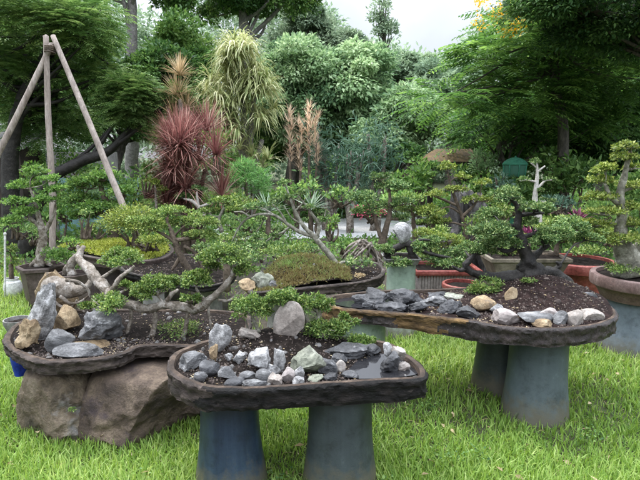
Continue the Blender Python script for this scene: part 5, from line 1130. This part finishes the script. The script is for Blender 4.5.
# pandanus
Yd = 11.5; pn = thing('pandanus', 'tall variegated pandanus with drooping cream and green strap leaves', 'pandanus', base(248, Yd)); s = mpp(Yd)
for k in range(84):
    t = random.random(); py = 42 + 92 * t ** .9; half = 8 + 28 * min(1, t * 1.9) if t < .75 else 30 - 10 * (t - .75) * 4
    px = 240 + random.uniform(-half, half)
    mb = MB(); rosette(mb, ony(px, py, Yd + random.uniform(-.5, .5)), 40, 25 * s, .030, (.0, 1.3), 2.6, 4, random.uniform(-.15, .1)); part(mb, 'leaf_rosette', LEAF['strap'], pn)
for (px, py) in ((228, 128), (240, 150), (252, 158), (262, 168), (246, 170), (234, 140), (268, 160)):
    mb = MB(); rosette(mb, ony(px, py, Yd - .3), 34, 24 * s, .035, (.2, 1.4), 1.5, 4, .05); part(mb, 'leaf_rosette', LEAF['strap'], pn)
for (px, py) in ((240, 70), (228, 95), (255, 90), (262, 140), (240, 130)):
    q = ony(px, py, Yd); V, f = tube([pn.location, (pn.location.x + (q.x - pn.location.x) * .3, Yd, q.z * .55), q], [.09, .07, .05], 10, 6, .12); part(MB().add(V, f), 'trunk', BARK['palegrey'], pn)
# bamboo like stalks with blue green leaves at the centre
for (px, lab, off) in ((330, 'leftmost clump of blue green bamboo stalks at the centre', -8), (350, 'middle clump of blue green bamboo stalks at the centre', 0), (378, 'rightmost clump of blue green bamboo stalks at the centre', 10)):
    Y = 10.5 + abs(off) * .03; s = mpp(Y); t = thing('bamboo', lab, 'bamboo', base(px, Y), 'blue green bamboo clumps'); st = MB(); lv = MB()
    for k in range(6):
        q0 = np.array(base(px + random.uniform(-7, 7), Y + random.uniform(-.2, .2))); q1 = np.array(ony(px + random.uniform(-14, 14), random.uniform(132, 160), Y))
        V, f = tube([q0, q0 * .4 + q1 * .6 + rng.normal(0, .06, 3), q1], [.045, .04, .014], 7, 5, .1); st.add(V, f)
        m = 120; tt = rng.uniform(.5, 1.1, m)[:, None]; P = q0 + (q1 - q0) * tt + rng.normal(0, .16, (m, 3)); D = unit(rng.normal(0, .7, (m, 3)) + np.array([0, 0, .15]))
        V, f = leaves(P, D, unit(rng.normal(size=(m, 3)) + np.array([0, 0, 1])), rng.uniform(.12, .26, m), .026, .1, False, .35); lv.add(V, f, 0, np.tile(rng.beta(2, 2, m), 2))
    part(st, 'stalks', BARK['pale'], t); part(lv, 'leaves', LEAF['blue'], t)

# ------------------------------------------------------------------ mid hedge and shrubs
for (px, py, w, h, Y, leaf, ls, lab, kw) in [
  (245, 185, 50, 60, 9.0, 'feathery', .10, 'soft feathery light green bush right of the red cordyline', dict(asp=.12, dens=1.2)),
  (214, 150, 34, 50, 9.6, 'light', .10, 'bright green shrub between the red cordyline and the pandanus', {}),
  (415, 185, 60, 46, 9.5, 'light', .09, 'dense light green hedge mound left of the tan roofed shelter', dict(tone=-.1, dens=1.0)),
  (510, 195, 110, 50, 9.5, 'broad', .10, 'dark green hedge below the green lantern', dict(tone=.05, dens=1.0)),
  (575, 185, 80, 60, 8.6, 'broad', .10, 'dark green hedge left of the layered bonsai', dict(dens=1.0)),
  (640, 195, 80, 60, 7.5, 'broad', .09, 'green hedge behind the layered bonsai at the right edge', dict(tone=.1, dens=1.0)),
  (340, 198, 44, 20, 9.2, 'broad', .08, 'small green shrub at the foot of the bamboo stalks', dict(tone=.15)),
  (300, 195, 50, 30, 9.4, 'broad', .09, 'green shrub under the tan plume stalks', dict(tone=.1)),
  (332, 226, 22, 30, 6.2, 'light', .04, 'small fresh green bush right of the slanting bare tree', dict(tone=.1)),
  (238, 205, 56, 20, 6.6, 'bonsai', .04, 'flat topped green shrub left of the blue grey yucca', {}),
  (205, 250, 40, 16, 5.6, 'bonsai_d', .03, 'low dark green shrub behind the dark straight edged tray', {}),
  (285, 252, 60, 20, 5.3, 'bonsai', .028, 'low leafy green row behind the mossy mound', {}),
  (244, 258, 50, 18, 5.3, 'bonsai_d', .028, 'low dark leafy clump left of the mossy mound', {}),
  (55, 212, 50, 60, 7.4, 'broad', .07, 'loose grey green bush behind the six sided pot', dict(dens=.6)),
  (35, 234, 34, 22, 6.4, 'needle', .05, 'rounded dark green bush at the foot of the black trunk', dict(asp=.25, tone=.2)),
  (420, 254, 60, 16, 5.6, 'bonsai', .03, 'low green row behind the white egg rock', {}),
  (480, 228, 50, 26, 6.0, 'bonsai', .035, 'bushy green shrub right of the rock pinnacle foot', {}),
  (600, 215, 60, 34, 6.6, 'broad', .06, 'leafy bush behind the red basin', dict(tone=.12)),
  (590, 252, 50, 10, 5.3, 'bonsai', .03, 'short green weeds in the wide red basin', dict(stems=False, dens=.5)),
  (490, 242, 40, 24, 5.4, 'bonsai_d', .03, 'dark leafy bonsai clump left of the olive planter', {}),
  (148, 178, 36, 40, 7.6, 'light', .07, 'yellowish thin shrub at the left of the red cordyline', dict(dens=.4)),
  (560, 205, 50, 20, 7.0, 'blue', .07, 'blue green fern spray right of the bleached bonsai', dict(asp=.25, dens=.7)),
  (500, 185, 30, 30, 7.6, 'blue', .08, 'grey green shrub left of the lantern post', dict(dens=.6)),
  (200, 398, 16, 18, 2.75, 'light', .03, 'broad leaved weed growing beside the blue pedestal', dict(dens=.35)),
  (392, 393, 40, 14, 3.25, 'feathery', .012, 'dense low green weed patch behind the nearest table', dict(stems=False, dens=1.0))]:
    clump(lab, px, py, w, h, Y, leaf, ls, dens=kw.pop('dens', .55), **kw)
bonsai('small pale branched bonsai with three flat pads before the red cordyline', 7.0, [[(204, 216, 2.2), (198, 206, 2.0), (192, 201, 1.6), (184, 199, .9)], [(198, 206, 1.6), (197, 196, 1.2), (197, 192, .7)], [(199, 207, 1.4), (208, 204, 1.1), (213, 203, .7)]],
       [(198, 190, 20, 7), (183, 197, 18, 6), (214, 202, 18, 7)], 'dead', 'bonsai_d', .035, .8)
bonsai('thin stemmed pale topped plant left of the red cordyline', 7.0, [[(157, 220, 1.4), (156, 200, 1.2), (155, 184, .8)]], [(154, 182, 20, 8), (160, 190, 14, 6)], 'pale', 'bonsai_y', .04, .4, name='thin_plant', cat='plant')

# more plants of the crowded middle ground
for (px, py, w, h, Y, leaf, ls, lab, kw) in [
  (70, 205, 60, 34, 8.6, 'broad', .08, 'leafy bush before the left half of the teal fence', dict(tone=.15)),
  (128, 206, 56, 40, 8.8, 'broad', .08, 'leafy bush before the right half of the teal fence', dict(tone=.1)),
  (240, 226, 60, 22, 7.6, 'broad', .06, 'loose bush behind the flat topped green shrub', dict(tone=.2)),
  (275, 232, 50, 14, 6.8, 'bonsai_d', .04, 'low dark shrub under the arching grey limb of the slanting tree', {}),
  (310, 250, 30, 12, 5.6, 'bonsai_d', .03, 'small dark shrub behind the slanting trunk', {}),
  (345, 246, 36, 16, 6.2, 'broad', .045, 'grey green bush behind the beige root tangle', dict(tone=.1)),
  (398, 200, 50, 22, 8.0, 'broad', .06, 'mid green bush behind the striped agave', dict(tone=.2)),
  (425, 172, 40, 30, 10.3, 'broad', .1, 'bush hiding the left post of the tan roofed shelter', dict(tone=.1, dens=1.0)),
  (470, 178, 50, 30, 10.2, 'broad', .1, 'bush hiding the right side of the tan roofed shelter', dict(tone=.0, dens=1.0)),
  (500, 214, 40, 24, 6.6, 'bonsai', .045, 'rounded leafy shrub right of the narrow grey crag', {}),
  (545, 226, 50, 18, 6.2, 'bonsai', .04, 'leafy shrub at the foot of the bleached bonsai', {}),
  (610, 236, 40, 20, 5.9, 'bonsai_y', .035, 'yellow green bush between the red basin and the layered bonsai', {}),
  (20, 226, 36, 26, 7.0, 'broad', .06, 'bush left of the pale trunk in the six sided pot', dict(tone=.15)),
  (95, 232, 36, 20, 6.3, 'bonsai', .04, 'small leafy bush under the big light green bonsai', {}),
  (196, 222, 50, 16, 6.2, 'bonsai', .035, 'flat leafy row before the red cordyline', {}),
  (232, 240, 40, 14, 5.6, 'bonsai', .03, 'small leafy shrub right of the dark straight edged tray', {}),
  (440, 236, 44, 18, 5.9, 'bonsai', .035, 'leafy shrub at the foot of the lower grey crag', dict(tone=.1)),
  (84, 172, 70, 34, 9.2, 'broad', .08, 'mid green bush hiding most of the low pale wall', dict(tone=.15, dens=.7)),
  (36, 176, 50, 30, 9.4, 'light', .08, 'light green bush beside the black pine trunk', dict(dens=.6)),
  (135, 190, 50, 40, 8.9, 'broad', .08, 'dull green bush filling the gap left of the red cordyline', dict(tone=.1, dens=.7)),
  (100, 196, 50, 20, 8.4, 'pale', .07, 'pale green bush over the middle of the teal fence', dict(dens=.6)),
  (60, 194, 40, 24, 8.2, 'broad', .07, 'green bush over the left end of the teal fence', dict(tone=.1, dens=.6)),
  (484, 164, 30, 44, 9.6, 'pale', .09, 'tall grey green shrub between the tan roof and the green lantern', dict(dens=.7, asp=.2)),
  (408, 160, 40, 36, 11.5, 'dark', .10, 'dark shrub left of the tan roof', dict(dens=1.0, tone=.1)),
  (548, 165, 44, 50, 9.2, 'broad', .10, 'tall leafy shrub right of the green lantern', dict(dens=.9)),
  (512, 198, 70, 38, 8.7, 'broad', .09, 'leafy hedge in front of the lantern post', dict(dens=.9)),
  (352, 176, 110, 30, 12.5, 'broad', .12, 'hedge behind the bamboo clumps', dict(tone=.1, dens=1.0)),
  (240, 168, 90, 40, 13, 'broad', .14, 'hedge behind the pandanus foot', dict(tone=.1, dens=1.0)),
  (70, 168, 120, 30, 12.5, 'broad', .12, 'hedge behind the shed and the low pale wall', dict(tone=.1, dens=1.0)),
  ]:
    clump(lab, px, py, w, h, Y, leaf, ls, dens=kw.pop('dens', .55), **kw)
for (Y, px, py, sc, bk, lf, lab) in [(6.4, 222, 216, 1.0, 'grey', 'bonsai', 'low wide bonsai behind the dark straight edged tray'), (5.6, 262, 250, .8, 'brown', 'bonsai_d', 'small bonsai between the dark tray and the mossy mound'), (7.4, 318, 224, .8, 'brown', 'bonsai_d', 'small bonsai behind the slanting bare tree crown'), (6.9, 430, 226, .8, 'brown', 'bonsai', 'small bonsai left of the lower grey crag')]:
    bonsai(lab, Y, [[(px, py + 16 * sc, 2.2 * sc), (px - 3 * sc, py + 4 * sc, 1.8 * sc), (px + 2 * sc, py - 8 * sc, 1.3 * sc)]],
           [(px - 12 * sc, py - 4 * sc, 28 * sc, 9 * sc), (px + 14 * sc, py - 6 * sc, 30 * sc, 9 * sc), (px + 2 * sc, py - 14 * sc, 30 * sc, 10 * sc)], bk, lf, .03, .7)

# undergrowth that nobody could count: a low carpet between the pots and the wood
def carpet():
    n = 52000; Y = rng.uniform(5.6, 20, n); X = rng.uniform(-.72, .72, n) * Y * 1.0
    P = np.stack([X, Y, np.zeros(n)], -1); hh = (.5 + .5 * fbm(P, .9, 3, 8)); keep = np.ones(n, bool)
    a0 = np.array(G(300, 242)); pth = (Y > G(320, 243).y) & (Y < G(320, 219).y) & (X > ony(296, 200, 12).x * Y / 12) & (X < ony(430, 200, 12).x * Y / 12)
    near = ((Y < 6.3) & (X < -3.1)) | (rng.uniform(0, 1, n) < np.clip((8.5 - Y) / 2.5, 0, .8)); keep &= ~pth & ~near
    P[:, 2] = rng.uniform(0, 1, n) * (.06 + .30 * hh * np.clip((Y - 5) / 5, .15, 1)); P = P[keep]; n = len(P)
    D = unit(rng.normal(0, .7, (n, 3)) + np.array([0, 0, .5])); L = rng.uniform(.05, .11, n) * np.clip(P[:, 1] / 8, .6, 2)
    V, f = leaves(P, D, unit(rng.normal(0, .5, (n, 3)) + np.array([0, 0, 1])), L, L * .45, .2, True); mb = MB(); mb.add(V, f, 0, rng.beta(2, 2, n))
    tag(mb.build('undergrowth', LEAF['under']), 'low leafy ground cover between the pots and the trees', 'ground cover', kind='stuff')
carpet()
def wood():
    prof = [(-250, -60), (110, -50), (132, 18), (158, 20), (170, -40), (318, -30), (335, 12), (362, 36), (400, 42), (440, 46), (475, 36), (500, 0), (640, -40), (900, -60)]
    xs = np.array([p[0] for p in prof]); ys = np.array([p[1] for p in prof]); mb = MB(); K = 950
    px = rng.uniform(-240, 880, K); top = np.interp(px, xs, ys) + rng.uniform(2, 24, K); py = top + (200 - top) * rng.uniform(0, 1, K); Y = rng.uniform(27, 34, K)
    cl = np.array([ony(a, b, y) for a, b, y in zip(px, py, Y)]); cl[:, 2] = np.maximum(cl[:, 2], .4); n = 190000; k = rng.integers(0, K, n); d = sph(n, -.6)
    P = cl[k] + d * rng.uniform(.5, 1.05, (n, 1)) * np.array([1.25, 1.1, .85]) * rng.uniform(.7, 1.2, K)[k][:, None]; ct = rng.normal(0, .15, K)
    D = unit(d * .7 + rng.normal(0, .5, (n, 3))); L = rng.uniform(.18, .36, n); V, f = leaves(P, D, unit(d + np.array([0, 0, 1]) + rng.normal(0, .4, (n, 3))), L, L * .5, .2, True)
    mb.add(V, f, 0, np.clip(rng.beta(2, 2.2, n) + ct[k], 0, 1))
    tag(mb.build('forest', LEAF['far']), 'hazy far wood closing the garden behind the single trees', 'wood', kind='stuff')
wood()

# ------------------------------------------------------------------ left background building and fence
TEAL = rough_mat('teal_panel', [(0.16, 0.30, 0.32), (0.24, 0.42, 0.44), (0.32, 0.5, 0.52)], 3, bump=.1, bscale=30)
fc = thing('fence', 'pale teal panel fence behind the big light green bonsai', 'fence', (ony(100, 185, 10.2).x, 10.2, 0))
x0, x1, zt = ony(55, 185, 10.2).x, ony(142, 185, 10.2).x, ony(100, 178, 10.2).z
for k in range(3):
    xa = x0 + (x1 - x0) * k / 3; w = (x1 - x0) / 3; V, f = box((xa + w / 2, 10.2, zt / 2), (w - .06, .03, zt)); part(MB().add(V, f), 'panel', TEAL, fc, False)
for k in range(4):
    V, f = box((x0 + (x1 - x0) * k / 3, 10.2, zt / 2 + .03), (.05, .06, zt + .06)); part(MB().add(V, f), 'post', CONC, fc, False)
sh = thing('shed', 'small shed with pale grey sloping roof at the left edge', 'shed', (ony(6, 150, 11).x, 11.4, 0)); X = sh.location.x
zr0, zr1 = ony(5, 147, 11).z, ony(5, 132, 11).z
V = np.array([[X - 1.3, 10.9, zr0], [X + .42, 10.9, zr0], [X + .34, 12, zr1 + .05], [X - 1.3, 12, zr1 + .05], [X - 1.3, 10.9, zr0 - .05], [X + .42, 10.9, zr0 - .05], [X + .34, 12, zr1], [X - 1.3, 12, zr1]])
part(MB().add(V, np.array([[0, 1, 2, 3], [7, 6, 5, 4], [0, 4, 5, 1], [1, 5, 6, 2], [2, 6, 7, 3], [3, 7, 4, 0]])), 'roof', CONC, sh, False)
V, f = box((X - .5, 11.5, (zr0 - .05) / 2), (1.5, .9, zr0 - .06)); part(MB().add(V, f), 'wall', DARKW, sh, False)
pw = thing('garden_wall', 'low pale grey wall behind the black pine trunk', 'wall', (ony(90, 160, 11.5).x, 11.5, 0)); zt = ony(90, 152, 11.5).z; zb_ = ony(90, 165, 11.5).z
V, f = box((ony(82, 160, 11.5).x, 11.5, zt / 2), (1.5, .15, zt)); part(MB().add(V, f), 'wall_face', CONC, pw, False)

# ------------------------------------------------------------------ light, sky, camera
W = bpy.data.worlds.new('World'); S.world = W; W.use_nodes = True; nt = W.node_tree; nt.nodes.clear(); L = nt.links
SUN_EL, SUN_AZ = R(58), R(-50)           # azimuth measured from +Y towards +X
sky = nt.nodes.new('ShaderNodeTexSky'); sky.sky_type = 'NISHITA'; sky.sun_disc = False; sky.sun_elevation = SUN_EL; sky.sun_rotation = SUN_AZ; sky.air_density = 1.0; sky.dust_density = 2.0
tc = nt.nodes.new('ShaderNodeTexCoord'); sx = nt.nodes.new('ShaderNodeSeparateXYZ'); L.new(tc.outputs['Generated'], sx.inputs[0])
mr = nt.nodes.new('ShaderNodeMapRange'); mr.inputs['From Min'].default_value = 0.0; mr.inputs['From Max'].default_value = 1.0; mr.inputs['To Min'].default_value = 5.9; mr.inputs['To Max'].default_value = 72.0; sq = nt.nodes.new('ShaderNodeMath'); sq.operation = 'POWER'; sq.inputs[1].default_value = 1.8; sq.use_clamp = True; L.new(sx.outputs['Z'], sq.inputs[0]); L.new(sq.outputs[0], mr.inputs['Value'])
nz = nt.nodes.new('ShaderNodeTexNoise'); nz.inputs['Scale'].default_value = 3.0; nz.inputs['Detail'].default_value = 5.0; L.new(tc.outputs['Generated'], nz.inputs['Vector'])
mr2 = nt.nodes.new('ShaderNodeMapRange'); mr2.inputs['From Min'].default_value = .3; mr2.inputs['From Max'].default_value = .7; mr2.inputs['To Min'].default_value = .72; mr2.inputs['To Max'].default_value = 1.1; L.new(nz.outputs['Fac'], mr2.inputs['Value'])
mm = nt.nodes.new('ShaderNodeMath'); mm.operation = 'MULTIPLY'; L.new(mr.outputs[0], mm.inputs[0]); L.new(mr2.outputs[0], mm.inputs[1])
cl = nt.nodes.new('ShaderNodeMix'); cl.data_type = 'RGBA'; cl.blend_type = 'MULTIPLY'; cl.inputs['Factor'].default_value = 1.0; cl.inputs[6].default_value = (.92, .98, 1.08, 1); L.new(mm.outputs[0], cl.inputs[7])
mx = nt.nodes.new('ShaderNodeMix'); mx.data_type = 'RGBA'; mx.inputs['Factor'].default_value = .86; L.new(sky.outputs[0], mx.inputs[6]); L.new(cl.outputs[2], mx.inputs[7])
bg = nt.nodes.new('ShaderNodeBackground'); bg.inputs['Strength'].default_value = .12; L.new(mx.outputs[2], bg.inputs['Color'])
wo = nt.nodes.new('ShaderNodeOutputWorld'); L.new(bg.outputs[0], wo.inputs['Surface'])
sl = bpy.data.lights.new('sun', 'SUN'); sl.energy = 3.2; sl.angle = R(11); sl.color = (1.0, .96, .9); so = bpy.data.objects.new('sun', sl); link(so)
d = Vector((math.sin(SUN_AZ) * math.cos(SUN_EL), math.cos(SUN_AZ) * math.cos(SUN_EL), math.sin(SUN_EL))); so.rotation_euler = (-d).to_track_quat('-Z', 'Y').to_euler(); so.location = d * 30
cam = bpy.data.cameras.new('camera'); cam.sensor_width = 36; cam.sensor_fit = 'HORIZONTAL'; cam.lens = 36 * F / 640; cam.clip_end = 600; cam.clip_start = .05
co = bpy.data.objects.new('camera', cam); link(co); co.location = (0, 0, H); co.rotation_euler = (R(90) - PITCH, 0, 0); S.camera = co
S.view_settings.view_transform = 'Standard'; S.view_settings.look = 'None'; S.view_settings.exposure = 0
S.render.engine = 'CYCLES'; S.cycles.max_bounces = 4; S.cycles.transparent_max_bounces = 4; S.cycles.diffuse_bounces = 2; S.cycles.glossy_bounces = 2; S.cycles.transmission_bounces = 3
